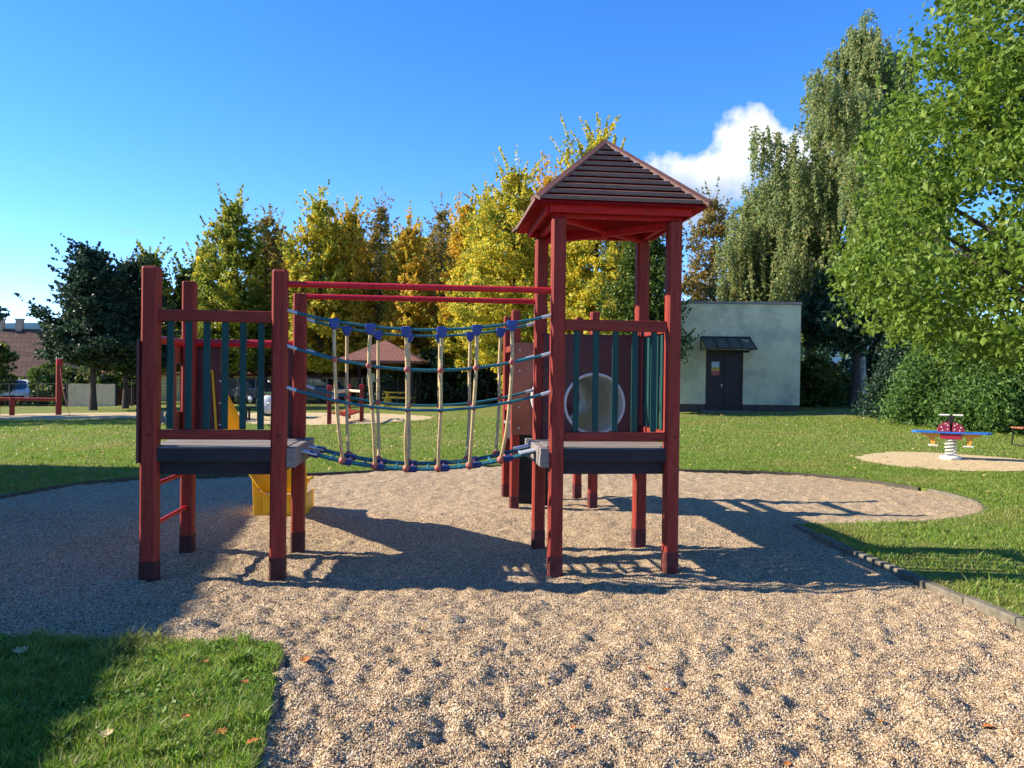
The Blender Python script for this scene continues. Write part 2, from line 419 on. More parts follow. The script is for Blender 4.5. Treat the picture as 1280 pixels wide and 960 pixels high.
def _lawn(k):
    v = k.coord()
    n1 = k.noise(v, 0.35, 5, 0.6); n2 = k.noise(v, 2.2, 5, 0.65); n3 = k.noise(v, 45, 3, 0.7); n4 = k.noise(v, 9.0, 4, 0.7)
    c = k.ramp(n2, [(0.3, (0.11, 0.155, 0.020)), (0.55, (0.17, 0.215, 0.035)), (0.75, (0.25, 0.25, 0.065))])
    c = k.mixc(k.ramp(n1, [(0.42, (0, 0, 0)), (0.68, (0.7,) * 3)]), c, (0.27, 0.235, 0.085))
    c = k.mixc(k.ramp(n4, [(0.55, (0, 0, 0)), (0.72, (0.45,) * 3)]), c, (0.26, 0.20, 0.10))
    c = k.mixc(k.ramp(n3, [(0.25, (0.45,) * 3), (0.6, (1, 1, 1))]), (0.02, 0.035, 0.008), c)
    nm = k.bump(n3, 1.0, 0.03)
    return k.bsdf(c, 0.85, nm, 0.15)
M_LAWN = mat('lawn_turf', _lawn)
lx = sorted(set(np.round(np.concatenate([np.arange(-7.6, 7.6, 0.045), np.geomspace(7.7, 900, 60), -np.geomspace(7.7, 900, 60)]), 4)))
ly = sorted(set(np.round(np.concatenate([-np.geomspace(4.6, 60, 14), np.arange(-4.5, 2.5, 0.1), np.arange(2.5, 14.8, 0.045), np.array(steps(14.8, 60, 0.25, 1.5)), np.geomspace(64, 4000, 30)]), 4)))
def _lz(X, Y):
    d = np.full(X.shape, 9.0); near = (np.abs(X) < 8) & (Y > -5) & (Y < 15)
    d[near] = sdf(X[near], Y[near])
    z = terrain(X, Y) + np.where(Y < 15, 0.02 * vnoise(X, Y, 0.5, 9), 0)
    return np.where(d < -0.015, -0.4, z)
tag(np_mesh('lawn', *grid(np.array(lx), np.array(ly), _lz), M_LAWN, None, True), kind='structure')

def pebbles(x, y, size, seed):
    rg = np.random.default_rng(seed); k_ = sdf(x, y) < -0.03; x, y = x[k_], y[k_]; n = len(x)
    z = gravel_h(x, y) + .001
    D = np.array([[1, 0, 0], [0, 1, 0], [-1, 0, 0], [0, -1, 0], [0, 0, 1], [0, 0, -1]], float)
    q, _ = np.linalg.qr(rg.standard_normal((n, 3, 3)))
    s_ = size * (.55 + .9 * rg.random((n, 1, 1)) ** 1.5) * (.65 + .6 * rg.random((n, 6, 1)))
    V = np.einsum('ij,njk->nik', D, q) * s_ * .5 + np.stack([x, y, z], 1)[:, None, :]
    T = np.array([[0, 1, 4], [1, 2, 4], [2, 3, 4], [3, 0, 4], [1, 0, 5], [2, 1, 5], [3, 2, 5], [0, 3, 5]])
    return V.reshape(-1, 3), (np.arange(n)[:, None, None] * 6 + T[None]).reshape(-1, 3)
def _peb(k):
    g = k.N('ShaderNodeNewGeometry')
    c = k.ramp(g.outputs['Random Per Island'], [(0.0, (0.057, 0.037, 0.026)), (0.18, (0.171, 0.113, 0.071)), (0.40, (0.331, 0.228, 0.129)), (0.64, (0.433, 0.307, 0.176)), (0.86, (0.570, 0.438, 0.272)), (1.0, (0.729, 0.635, 0.500))])
    return k.bsdf(c, .75, None, .25)
M_PEB = mat('loose_pebbles', _peb)
_a = scatter0 = np.random.default_rng(70)
_n = 270000; _y = 2.7 + 6.3 * _a.random(_n) ** 1.9; _x = (_a.random(_n) - .5) * 2 * (0.68 * _y + .3)
tag(np_mesh('gravel', *pebbles(_x, _y, .0095, 71), M_PEB, None, True), kind='stuff')

# gravel rounds further off
def patch(c, rx, ry, rot, seed):
    rg = np.random.default_rng(seed); n, m = 72, 8; a = np.linspace(0, 2 * math.pi, n, endpoint=False)
    wob = 1 + 0.05 * np.sin(3 * a + rg.random() * 6) + 0.03 * np.sin(5 * a + rg.random() * 6) + 0.02 * rg.standard_normal(n)
    V = []; Fc = []
    for i in range(1, m + 1):
        r = i / m; X = rx * r * np.cos(a) * (wob if i > m - 2 else 1); Y = ry * r * np.sin(a) * (wob if i > m - 2 else 1)
        x = c[0] + X * math.cos(rot) - Y * math.sin(rot); y = c[1] + X * math.sin(rot) + Y * math.cos(rot)
        z = terrain(x, y) + 0.02 - 0.006 * (i == m)
        V += list(zip(x, y, z))
    for i in range(m - 1):
        for j in range(n): Fc.append((i * n + j, i * n + (j + 1) % n, (i + 1) * n + (j + 1) % n, (i + 1) * n + j))
    V.append((c[0], c[1], float(terrain(c[0], c[1])) + 0.02))
    mb = MB(); mb.add(V, Fc, True); mb.add(V[:n] + [V[-1]], [(j, (j + 1) % n, n) for j in range(n)], True)
    return mb
PATCHES = [(hit(1190, 577.5), 1.78, 1.62, 0.0, 1), (hit(420, 523.5), 3.2, 3.6, 0.0, 2), (hit(75, 520.5), 5.2, 3.2, 0.0, 3), (hit(290, 520), 4.0, 2.6, 0.0, 4)]
for c, rx, ry, ro, sd in PATCHES: tag(patch(c, rx, ry, ro, sd).build('gravel_patch', M_SAND), kind='structure')

# kerbs
def concrete(name, col):
    def b(k):
        n = k.noise(k.coord(), 14, 6, 0.7); n2 = k.noise(k.coord(), 2.5, 4)
        c = k.ramp(n, [(0.3, mul(col, 0.55)), (0.6, col), (0.8, mul(col, 1.25))])
        c = k.mixc(k.ramp(n2, [(0.45, (0, 0, 0)), (0.75, (0.6,) * 3)]), c, (0.07, 0.075, 0.04))
        return k.bsdf(c, 0.9, k.bump(n, 0.7, 0.01), 0.2)
    return mat(name, b)
M_KERB = concrete('weathered_kerb', (0.19, 0.165, 0.125)); M_EDGE = concrete('dark_edging', (0.085, 0.078, 0.062))
def strip(pts, w, z0, z1, gap=0.0, seglen=None, jit=0.0, seed=0):
    mb = MB(); rg = random.Random(seed); P = [Vector((p[0], p[1], 0)) for p in pts]
    if seglen:
        Q = [P[0]]
        for a, b in zip(P[:-1], P[1:]):
            n = max(1, round((b - a).length / seglen))
            Q += [a.lerp(b, (i + 1) / n) for i in range(n)]
        P = Q
    for a, b in zip(P[:-1], P[1:]):
        d = b - a; L = d.length
        if L < 1e-4: continue
        tz = z1 + rg.uniform(-jit, jit); base = float(terrain((a.x + b.x) / 2, (a.y + b.y) / 2)) - LAWN
        m = (a + b) / 2; m.z = base + (z0 + tz) / 2
        mb.box(m, (L - gap, w, tz - z0), math.atan2(d.y, d.x) + rg.uniform(-jit, jit) * 0.3)
    return mb
tag(strip(KERB_RIGHT, 0.085, -0.25, 0.052, 0.008, 0.55, 0.009, 1).build('kerb', M_KERB, bevel=0.012), kind='structure')
tag(strip(KERB_NEAR, 0.06, -0.25, 0.020, 0.03, 0.5, 0.016, 2).build('kerb', M_KERB, bevel=0.012), kind='structure')
ge = [p for p in GRASS_EDGE]
tag(strip(ge[20:108], 0.04, -0.25, 0.036, -0.02, None, 0.0, 3).build('kerb', M_EDGE), kind='structure')
tag(strip(ge[108:], 0.06, -0.25, 0.042, -0.02, None, 0.0, 3).build('kerb', M_KERB), kind='structure')

# grass blades
M_GRASS = leaf_mat('grass_blades', [(0.12, 0.23, 0.018), (0.17, 0.30, 0.028), (0.22, 0.35, 0.042), (0.29, 0.36, 0.07), (0.14, 0.265, 0.022), (0.33, 0.31, 0.11)], patch=0.5, trans=0.48, rough=0.45,
                   patch_cols=[(0.34, 0.33, 0.08), (0.42, 0.34, 0.13), (0.21, 0.27, 0.045)], pthr=(0.50, 0.68), spec=0.35)
def in_patch(x, y):
    m = np.zeros(x.shape, bool)
    for c, rx, ry, ro, sd in PATCHES: m |= ((x - c.x) / rx) ** 2 + ((y - c.y) / ry) ** 2 < 0.97
    return m
def blades(name, x, y, h, w, seed):
    rg = np.random.default_rng(seed)
    d = np.full(x.shape, 9.0); nn = (np.abs(x) < 8) & (y < 15); d[nn] = sdf(x[nn], y[nn])
    keep = (d > 0.012 - 0.06 * np.clip(vnoise(x, y, 0.22, 33) + 0.1, 0, 1)) & ~in_patch(x, y); x, y = x[keep], y[keep]; n = len(x)
    z = terrain(x, y) - 0.005
    cl = 0.75 + 0.9 * np.clip(vnoise(x, y, 0.16, 21) + 0.25, -0.3, 1)
    a = rg.random(n) * 2 * math.pi; hh = h * (0.5 + 0.8 * rg.random(n)) * cl; ww = w * (0.6 + 0.7 * rg.random(n)); le = hh * (0.2 + 0.9 * rg.random(n)); b = rg.random(n) * 2 * math.pi
    ux, uy = np.cos(a) * ww / 2, np.sin(a) * ww / 2; dx, dy = np.cos(b) * le, np.sin(b) * le
    V = np.empty((n, 5, 3))
    V[:, 0] = np.stack([x - ux, y - uy, z], 1); V[:, 1] = np.stack([x + ux, y + uy, z], 1)
    V[:, 2] = np.stack([x - ux * .8 + dx * .35, y - uy * .8 + dy * .35, z + hh * .6], 1); V[:, 3] = np.stack([x + ux * .8 + dx * .35, y + uy * .8 + dy * .35, z + hh * .6], 1)
    V[:, 4] = np.stack([x + dx, y + dy, z + hh], 1)
    i = np.arange(n)[:, None] * 5
    Fc = np.concatenate([i + np.array([[0, 1, 3]]), i + np.array([[0, 3, 2]]), i + np.array([[2, 3, 4]])], 0)
    return V.reshape(-1, 3), Fc
def scatter(x0, x1, y0, y1, n, seed, wedge=None):
    rg = np.random.default_rng(seed); x = rg.uniform(x0, x1, n); y = rg.uniform(y0, y1, n)
    if wedge:
        m = np.abs(x) < 0.66 * y + wedge; x, y = x[m], y[m]
    return x, y
def grass_obj(name, x, y, h, w, seed): tag(np_mesh(name, *blades(name, x, y, h, w, seed), M_GRASS), kind='stuff')
grass_obj('grass', *scatter(-4.4, -0.6, 1.6, 4.72, 130000, 1, 0.4), 0.042, 0.0055, 11)
x1, y1 = scatter(3.1, 11.5, 3.0, 14.5, 215000, 2, 2.2); x2, y2 = scatter(-11, 7, 10.2, 16.5, 145000, 3, 2.0)
grass_obj('grass', np.concatenate([x1, x2]), np.concatenate([y1, y2]), 0.042, 0.009, 12)
xc_, yc_ = scatter(-4.2, -0.8, 1.8, 4.72, 15000, 6, 0.4)
_k = (sdf(xc_, yc_) > 0.03) & (vnoise(xc_, yc_, 0.33, 40) + 0.25 * vnoise(xc_, yc_, 0.1, 41) > 0.02); xc_, yc_ = xc_[_k], yc_[_k]
CLOVER = (np.stack([xc_, yc_, terrain(xc_, yc_) + 0.012 + 0.028 * np.random.default_rng(4).random(len(xc_))], 1))
_t = np.random.default_rng(61); _cx, _cy = scatter(-4.2, -0.9, 1.8, 4.7, 330, 62, .4); _i = _t.integers(0, len(_cx), 9000)
grass_obj('grass', _cx[_i] + _t.normal(0, .022, 9000), _cy[_i] + _t.normal(0, .022, 9000), 0.066, 0.0075, 63)
_cx, _cy = scatter(-9, 9, 4.4, 15, 900, 64, .5); _i = _t.integers(0, len(_cx), 16000)
grass_obj('grass', _cx[_i] + _t.normal(0, .03, 16000), _cy[_i] + _t.normal(0, .03, 16000), 0.07, 0.010, 65)
x3, y3 = scatter(-20, 20, 14.0, 27.5, 200000, 4, 2.0)
grass_obj('grass', x3, y3, 0.045, 0.018, 13)

# ------------------------------------------------------------------ the climbing frame
OX, OY, YAW = -2.8154, 6.1216, 0.1075
frame = empty('climbing_frame', (OX, OY, 0), YAW, 'red timber climbing frame of three towers with rope bridge, yellow slide and slatted pyramid roof', 'climbing frame')
W = 0.977
XB, XC, YC = 3.203, 3.213, 3.155
POSTW = 0.116
def post(x, y, h, cap=True, w=POSTW, shoe=0.17, tw=0.0):
    prof = [(w / 2, -0.3), (w / 2, h - 0.03), (w / 2 * 0.985, h - 0.012), (w / 2 * 0.8, h)]
    mb = MB(); rg = random.Random(int(x * 100 + y * 1000))
    c = w / 2; b = 0.016
    sec = [(c - b, -c), (c, -c + b), (c, c - b), (c - b, c), (-c + b, c), (-c, c - b), (-c, -c + b), (-c + b, -c)]
    V = []; lev = [(-0.3, 1), (h * 0.3, 1), (h * 0.65, 1), (h - 0.018, 1), (h - 0.004, 0.93), (h, 0.80)]
    ca, sa = math.cos(tw), math.sin(tw)
    for z, s in lev:
        jx, jy = rg.uniform(-.003, .003), rg.uniform(-.003, .003)
        V += [(x + jx + (u * ca - v * sa) * s, y + jy + (u * sa + v * ca) * s, z) for u, v in sec]
    Fc = []
    for i in range(len(lev) - 1):
        for j in range(8): Fc.append((i * 8 + j, i * 8 + (j + 1) % 8, (i + 1) * 8 + (j + 1) % 8, (i + 1) * 8 + j))
    Fc.append(tuple(range(len(lev) * 8 - 8, len(lev) * 8)))
    mb.add(V, Fc)
    p = mb.build('post', M_POST, frame)
    if shoe:
        s = MB(); c2 = w / 2 + 0.003; z1 = shoe + rg.uniform(-0.03, 0.03); b2 = 0.016
        sec = [(c2 - b2, -c2), (c2, -c2 + b2), (c2, c2 - b2), (c2 - b2, c2), (-c2 + b2, c2), (-c2, c2 - b2), (-c2, -c2 + b2), (-c2 + b2, -c2)]
        V = [(x + u * ca - v * sa, y + u * sa + v * ca, z) for z in (-0.3, z1) for u, v in sec]
        s.add(V, [(j, (j + 1) % 8, 8 + (j + 1) % 8, 8 + j) for j in range(8)] + [tuple(range(8, 16))])
        s.build('post_foot', M_SHOE if x < 1.5 else M_SHOE2, p)
    # bolt heads
    bt = MB()
    for z in (1.135 + rg.uniform(-.01, .01),):
        if z < h - .1: bt.lathe([(0.0001, -0.004), (0.009, -0.003), (0.009, 0.001)], (x + 0.01, y - w / 2, z), 10, 'y')
    bt.build('bolt', M_SHOE, p)
    return p
HA, HB, HC = 2.445, 2.93, 2.436
post(0, 0, HA, w=.124); post(W, 0, HA); post(0, W, HA, w=.112); post(W, W, 2.36, w=.114)
for (x, y) in ((XB, 0), (XB + W, 0), (XB, W), (XB + W, W)): post(x, y, HB, tw=-0.04 if x == XB and y == 0 else 0)
for (x, y) in ((XC, YC), (XC + W, YC), (XC, YC + 1.0), (XC + W, YC + 1.0)): post(x, y, HC, w=.108)
P2 = POSTW / 2
DZ = 1.045
def platform(x0, y0, w, d, left=0.0, right=0.0, fascia=True):
    mb = MB(); n = 7; pw = d / n
    for i in range(n):
        e = 0.055 if 0 < i < n - 1 else -0.062
        mb.bb(x0 - e, x0 + w + e, y0 + i * pw + .004 - (.03 if i == 0 else 0), y0 + (i + 1) * pw - .004 + (.03 if i == n - 1 else 0), DZ - .035, DZ - random.Random(i).random() * .003)
    p = mb.build('platform', M_DECK, frame, 0.004)
    b = MB()
    b.bb(x0 + P2, x0 + w - P2, y0 - .045, y0 - .032, DZ - .115, DZ - .012)
    b.bb(x0 + P2, x0 + w - P2, y0 + .03, y0 + .075, DZ - .225, DZ - .10)
    b.bb(x0 + P2, x0 + w - P2, y0 + d - .05, y0 + d - .005, DZ - .22, DZ - .04)
    b.bb(x0 - .02, x0 + .022, y0 + P2, y0 + d - P2, DZ - .22, DZ - .04)
    b.bb(x0 + w - .022, x0 + w + .02, y0 + P2, y0 + d - P2, DZ - .22, DZ - .04)
    b.build('beam', M_BEAM, p, 0.004)
    for side, ext in ((-1, left), (1, right)):
        if not ext: continue
        e = MB(); xa = x0 - P2 - ext if side < 0 else x0 + w + P2 + .002
        e.bb(xa, xa + ext, y0 - .035, y0 + d + .035, DZ - .165, DZ - .004)
        e.build('end_beam', M_DECK, p, 0.01)
    return p
platform(0, 0, W, W, right=.075); platform(XB, 0, W, W, left=.075); platform(XC, YC, W, 1.0)

def railing(ax, ay, bx, by, n, w=0.05, z0=1.10, z1=2.115, lower=True):
    """two rails and n upright slats between two posts"""
    d = Vector((bx - ax, by - ay, 0)); L = d.length - POSTW; a = math.atan2(d.y, d.x); c = Vector(((ax + bx) / 2, (ay + by) / 2, 0))
    mb = MB()
    mb.box((c.x, c.y, z1 - .045), (L + .01, .062, .09), a)
    p = mb.build('railing', M_RAIL, frame, 0.008)
    mb = MB(); mb.box((c.x, c.y, z0 + .038), (L + .01, .058, .076), a); mb.build('lower_rail', M_RAIL, p, 0.008)
    for i in range(n):
        t = (i + .62) / (n + .24) - .5
        q = c + d.normalized() * (t * L)
        m = MB(); m.box((q.x, q.y, (z0 + z1) / 2), (w, .024, z1 - z0 - .166 + .004), a + random.Random(i + n).uniform(-.03, .03))
        m.build('slat', M_BALU, p, 0.006)
    return p
railing(0, 0, W, 0, 6); railing(XB, 0, XB + W, 0, 5, .05, 1.095, 2.10); railing(XB + W, 0, XB + W, W, 6, .06, 1.095, 2.10)
def bar(pts, r, name='bar', m=M_BAR, par=None): return MB().tube(pts, r, 12).build(name, m, par or frame)
bar([(W + P2 - .01, 0.0, 2.335), (XB - P2 + .01, 0.0, 2.335)], .025, 'overhead_bar')
bar([(W + P2 - .01, W, 2.335), (XB - P2 + .01, W, 2.335)], .025, 'overhead_bar')
bar([(0, P2 - .01, 1.885), (0, W - P2 + .01, 1.885)], .033, 'side_bar'); bar([(P2 - .01, W, 1.895), (W - P2 + .01, W, 1.895)], .033, 'side_bar')
for z in (.73, .415): bar([(0.0, P2 - .01, z), (0.0, W - P2 + .01, z)], .019, 'ladder_rung')
# grip plates beside the ladder and the boards either side of the slide
def slotted(y0, y1, x, z0, z1):
    mb = MB(); t = .018; ys_, zs_ = (y0 + .045, y1 - .045), (z0 + .28, z0 + .70)
    if ys_[1] - ys_[0] < .03: ys_ = ((y0 + y1) / 2 - .02, (y0 + y1) / 2 + .02)
    mb.bb(x, x + t, y0, ys_[0], z0, z1); mb.bb(x, x + t, ys_[1], y1, z0, z1); mb.bb(x, x + t, ys_[0], ys_[1], z0, zs_[0]); mb.bb(x, x + t, ys_[0], ys_[1], zs_[1], z1)
    return mb
slotted(-.075, .16, -.0825, .92, 1.87).build('grip_plate', M_BOARD, frame)
slotted(W - .20, W + .05, -.0775, 1.0, 1.87).build('grip_plate', M_BOARD2, frame)
def side_board(pts, name='side_board'):
    b = MB(); b.prism(pts, 'y', W + P2 + .002, W + P2 + .022); o = b.build(name, M_BOARD, frame, .003)
    for z in (1.15, 1.35, 1.55): MB().lathe([(.0001, -.006), (.011, -.004), (.011, .001)], (pts[1][0] - .025, W + P2, z), 10, 'y').build('bolt', M_STEEL, o)
    return o
side_board([(-.05, 1.0), (.285, 1.0), (.285, 1.50), (.275, 1.58), (.262, 1.64), (.262, 1.87), (-.05, 1.87)])
side_board([(W + .05, 1.0), (.72, 1.0), (.72, 1.50), (.73, 1.58), (.745, 1.64), (.745, 1.87), (W + .05, 1.87)])
# slide
def slide():
    mb = MB(); y0 = W + .02; N_ = 24; rings = []
    cx = .475
    for i in range(N_ + 1):
        s = i / N_; y = y0 + 2.35 * s
        zf = 1.03 - .70 * float(smooth((s - .02) / .86)) * .96 if s < .9 else .358 - .03 * (s - .9) * 10
        zf = 1.03 + (0.26 - 1.03) * min(1, max(0, (s - .06) / .74)) if s < .80 else 0.26 - .02 * (s - .8) * 5
        hw = .62 - .10 * s / .6 if s < .6 else .52 - .37 * float(smooth((s - .6) / .2))
        b, t = .235, .275
        rings.append([(cx - t - .035, y, zf + hw - .03), (cx - t - .03, y, zf + hw), (cx - t, y, zf + hw), (cx - b, y, zf + .05), (cx - b + .06, y, zf), (cx, y, zf - .012), (cx + b - .06, y, zf), (cx + b, y, zf + .05),
                      (cx + t, y, zf + hw), (cx + t + .03, y, zf + hw), (cx + t + .035, y, zf + hw - .03)])
    k = len(rings[0]); V = [p for r in rings for p in r]
    mb.add(V, [(i * k + j, i * k + j + 1, (i + 1) * k + j + 1, (i + 1) * k + j) for i in range(N_) for j in range(k - 1)], True)
    o = mb.build('slide', M_SLIDE, frame)
    md = o.modifiers.new('shell', 'SOLIDIFY'); md.thickness = .014; md.offset = -1
    f = MB(); ya = y0 + 1.83
    f.prism([(cx - .285, -.1), (cx + .285, -.1), (cx + .30, .20), (cx + .31, .41), (cx + .275, .40), (cx + .235, .29), (cx + .17, .245), (cx, .232), (cx - .17, .245), (cx - .235, .29), (cx - .275, .40), (cx - .31, .41), (cx - .30, .20)], 'y', ya, ya + .02); f.bb(cx - .2, cx - .185, ya - .012, ya, -.1, .2); f.bb(cx + .185, cx + .2, ya - .012, ya, -.1, .2)
    for s in (-1, 1): f.box((cx + s * .285, ya + .32, .06), (.02, .6, .34), -s * .02)
    f.build('slide_foot', M_SLIDE, o, .006)
slide()

# the rope bridge
bridge = empty('rope_bridge', (0, 0, 0)); bridge.parent = frame; del_keys = None
xa, xb = W + P2, XB - P2
def sagpt(x, y, ze0, ze1, sag, x0=None, x1=None):
    x0 = xa if x0 is None else x0; x1 = xb if x1 is None else x1
    t = (x - x0) / (x1 - x0); return (x, y, ze0 + (ze1 - ze0) * t - sag * 4 * t * (1 - t))
HR = [(2.125, 2.13, .135), (1.845, 1.82, .165), (1.515, 1.50, .165)]
for yy in (0.0, W):
    for zl, zr, sg in HR:
        dy = .012 if yy else -.012
        MB().tube([sagpt(x, yy + dy, zl, zr, sg) for x in np.linspace(xa - .005, xb + .005, 28)], .0115, 8).build('side_rope', M_TEALROPE, bridge)
        for x in (xa, xb):
            s = 1 if x == xa else -1
            p, q = sagpt(x - s * .012, yy + dy, zl, zr, sg), sagpt(x + s * .075, yy + dy, zl, zr, sg)
            MB().tube([p, q], .0155, 10).build('rope_end', M_STEEL, bridge)
fx0, fx1 = xa + .075, xb - .075
FOOT = [.27, .36, .68, .77]
FZ = (.985, .985, .155)
def fz(x, y): return sagpt(x, y, *FZ, fx0, fx1)[2]
for y in FOOT:
    MB().tube([(x, y, fz(x, y)) for x in np.linspace(fx0 - .02, fx1 + .02, 28)], .0125, 8).build('foot_rope', M_TEALROPE, bridge)
for x, s in ((fx0, 1), (fx1, -1)):
    for y0 in (.315, .725):
        m = MB(); m.prism([(y0 - .085, -.01), (y0 + .085, -.01), (y0 + .085, .004), (y0 - .085, .004)], 'x', 0, .14); o = m.build('end_plate', M_STEEL, bridge, .003)
        o.location = (x - (.005 if s > 0 else .135), 0, .99 - (.02 if s < 0 else 0)); o.rotation_euler.y = s * .22
HX = [1.40 + .285 * i for i in range(6)]
for yy in (0.0, W):
    dy = .012 if yy else -.012
    yb = FOOT[0] if not yy else FOOT[3]
    for i, x in enumerate(HX):
        rg = random.Random(i + int(yy * 10)); top = sagpt(x, yy + dy, *HR[0]); xbt = 2.09 + (x - 2.09) * .93; bot = (xbt, yb, fz(xbt, yb) + .02)
        p2 = sagpt(x + rg.uniform(-.01, .01), yy + dy * 2.2, *HR[1]); p3 = sagpt(x + (xbt - x) * .25 + rg.uniform(-.012, .012), yy + (yb - yy) * .12, *HR[2])
        key = [Vector(top) - Vector((0, 0, .05)), Vector(p2), Vector(p3), Vector(p3).lerp(Vector(bot), .55) + Vector((rg.uniform(-.012, .012), (yy - yb) * .12, 0)), Vector(bot)]
        pts = [Vector(tuple(p)) for p in catmull([tuple(v) for v in key], 6)]
        MB().tube(pts, .0145, 8).build('hanging_rope', M_ROPE, bridge)
        c = MB(); X, Y_, Z = top
        c.prism([(X - .042, Z + .022), (X + .042, Z + .022), (X + .044, Z - .012), (X + .020, Z - .068), (X - .020, Z - .068), (X - .044, Z - .012)], 'y', Y_ - .026, Y_ + .026)
        c.build('rope_clip', M_BLUE, bridge, .012)
        for P in (p2, p3):
            MB().ball(P, .026, 12).build('rope_ball', M_REDPL, bridge)
        MB().ball((bot[0], bot[1], bot[2] - .012), .036, 12).build('rope_ball', M_REDPL, bridge)
RX = np.linspace(fx0 + .10, fx1 - .10, 14)
for i, x in enumerate(RX):
    z = fz(x, 0)
    if i % 2 == 1:
        MB().tube([(x, FOOT[0] - .04, z), (x, FOOT[3] + .04, z)], .012, 10).build('rung', M_TEALROPE, bridge)
    else:
        MB().tube([(x, FOOT[0] - .02, z), (x, FOOT[3] + .02, z)], .011, 8).build('rung', M_REDPL, bridge)
        for j in (0, 2):
            m = MB(); m.box((x, (FOOT[j] + FOOT[j + 1]) / 2, z), (.085, .15, .045), 0, 0, -math.atan(.3 * (x - 2.09) / -1) * -1)
            m.build('rung_clamp', M_NAVY, bridge, .014)

# tunnel and its boards
TX, TZ, TR = XB + .512, 1.375, .275
def holed(x0, x1, z0, z1, y, t, cx, cz, r, name, m):
    mb = MB(); n = 40; V = []; fr = []
    for yv in (y, y + t):
        for j in range(n):
            a = 2 * math.pi * j / n; c, s = math.cos(a), math.sin(a)
            k = min((x1 - cx) / c if c > 1e-6 else 1e9, (x0 - cx) / c if c < -1e-6 else 1e9, (z1 - cz) / s if s > 1e-6 else 1e9, (z0 - cz) / s if s < -1e-6 else 1e9)
            V.append((cx + r * c, yv, cz + r * s)); V.append((cx + k * c, yv, cz + k * s))
    Fc = []
    for j in range(n):
        a, b = 2 * j, 2 * ((j + 1) % n); o = 2 * n
        Fc += [(a, b, b + 1, a + 1), (o + a, o + a + 1, o + b + 1, o + b), (a, o + a, o + b, b), (a + 1, b + 1, o + b + 1, o + a + 1)]
    mb.add(V, Fc)
    # the corner pieces cut off by the fan
    return mb.build(name, m, frame)
def board_with_hole(x0, x1, z0, z1, y, t, cx, cz, r, name, m):
    mb = MB(); n = 48
    angs = sorted(set([2 * math.pi * j / n for j in range(n)] + [math.atan2(zz - cz, xx - cx) % (2 * math.pi) for xx in (x0, x1) for zz in (z0, z1)]))
    inner, outer = [], []
    for a in angs:
        c, s = math.cos(a), math.sin(a)
        k = min((x1 - cx) / c if c > 1e-9 else 1e9, (x0 - cx) / c if c < -1e-9 else 1e9, (z1 - cz) / s if s > 1e-9 else 1e9, (z0 - cz) / s if s < -1e-9 else 1e9)
        inner.append((cx + r * c, cz + r * s)); outer.append((cx + k * c, cz + k * s))
    q = len(angs); V = [(u, y, v) for u, v in inner] + [(u, y, v) for u, v in outer] + [(u, y + t, v) for u, v in inner] + [(u, y + t, v) for u, v in outer]; Fc = []
    for j in range(q):
        l = (j + 1) % q; Fc += [(j, l, q + l, q + j), (2 * q + j, 3 * q + j, 3 * q + l, 2 * q + l), (j, 2 * q + j, 2 * q + l, l), (q + j, q + l, 3 * q + l, 3 * q + j)]
    mb.add(V, Fc); return mb.build(name, m, frame)
YP = W + P2 + .002
board_with_hole(XB + .02, XB + W - .02, DZ - .02, 2.03, YP - .135, .02, TX, TZ, TR, 'tunnel_board', M_BOARD)
tb = board_with_hole(XC - .05, XC + W + .05, .92, 2.04, YC - P2 - .022, .02, TX, TZ, TR, 'tunnel_board', M_BOARD2)
for z in (1.0, 1.25, 1.7, 1.95): MB().lathe([(.0001, -.006), (.012, -.004), (.012, .001)], (XC + .04, YC - P2 - .022, z), 10, 'y').build('bolt', M_STEEL, tb)
tun = MB(); ya, yb = YP - .13, YC - P2 - .005; prof = []
nn = 150
for i in range(nn + 1):
    prof.append((TR + .006 + .022 * abs(math.sin(i * math.pi / 10)) ** .6, ya + (yb - ya) * i / nn))
tun.lathe(prof, (TX, 0, TZ), 40, 'y'); tn = tun.build('tunnel', M_TUBE, frame)
md = tn.modifiers.new('shell', 'SOLIDIFY'); md.thickness = .008
rim = MB(); rim.tube([(TX + (TR + .008) * math.cos(a), YP - .14, TZ + (TR + .008) * math.sin(a)) for a in np.linspace(0, 2 * math.pi, 49)], .014, 8, False)
rim.build('rim', M_WHITE, tn)
rim = MB(); rim.tube([(TX + (TR + .03) * math.cos(a), YC - P2 - .05, TZ + (TR + .03) * math.sin(a)) for a in np.linspace(0, 2 * math.pi, 49)], .026, 8, False)
rim.build('rim', M_WHITE, tn)
# far tower: side rails, dark climbing board
for z in (1.22, 1.98):
    m = MB(); m.bb(XC - .03, XC + .03, YC + .05, YC + .95, z - .04, z + .04); m.build('side_rail', M_RAIL, frame, .006)
    m = MB(); m.bb(XC + W - .03, XC + W + .03, YC + .05, YC + .95, z - .04, z + .04); m.build('side_rail', M_RAIL, frame, .006)
m = MB(); m.bb(XC + .07, XC + .60, YC + .28, YC + .31, -.1, DZ - .05); m.build('climbing_board', M_BLACK, frame, .004)
m = MB(); m.bb(XC + .03, XC + W - .03, YC + .98, YC + 1.0, 1.06, 2.0); m.build('back_board', M_BOARD, frame, .004)

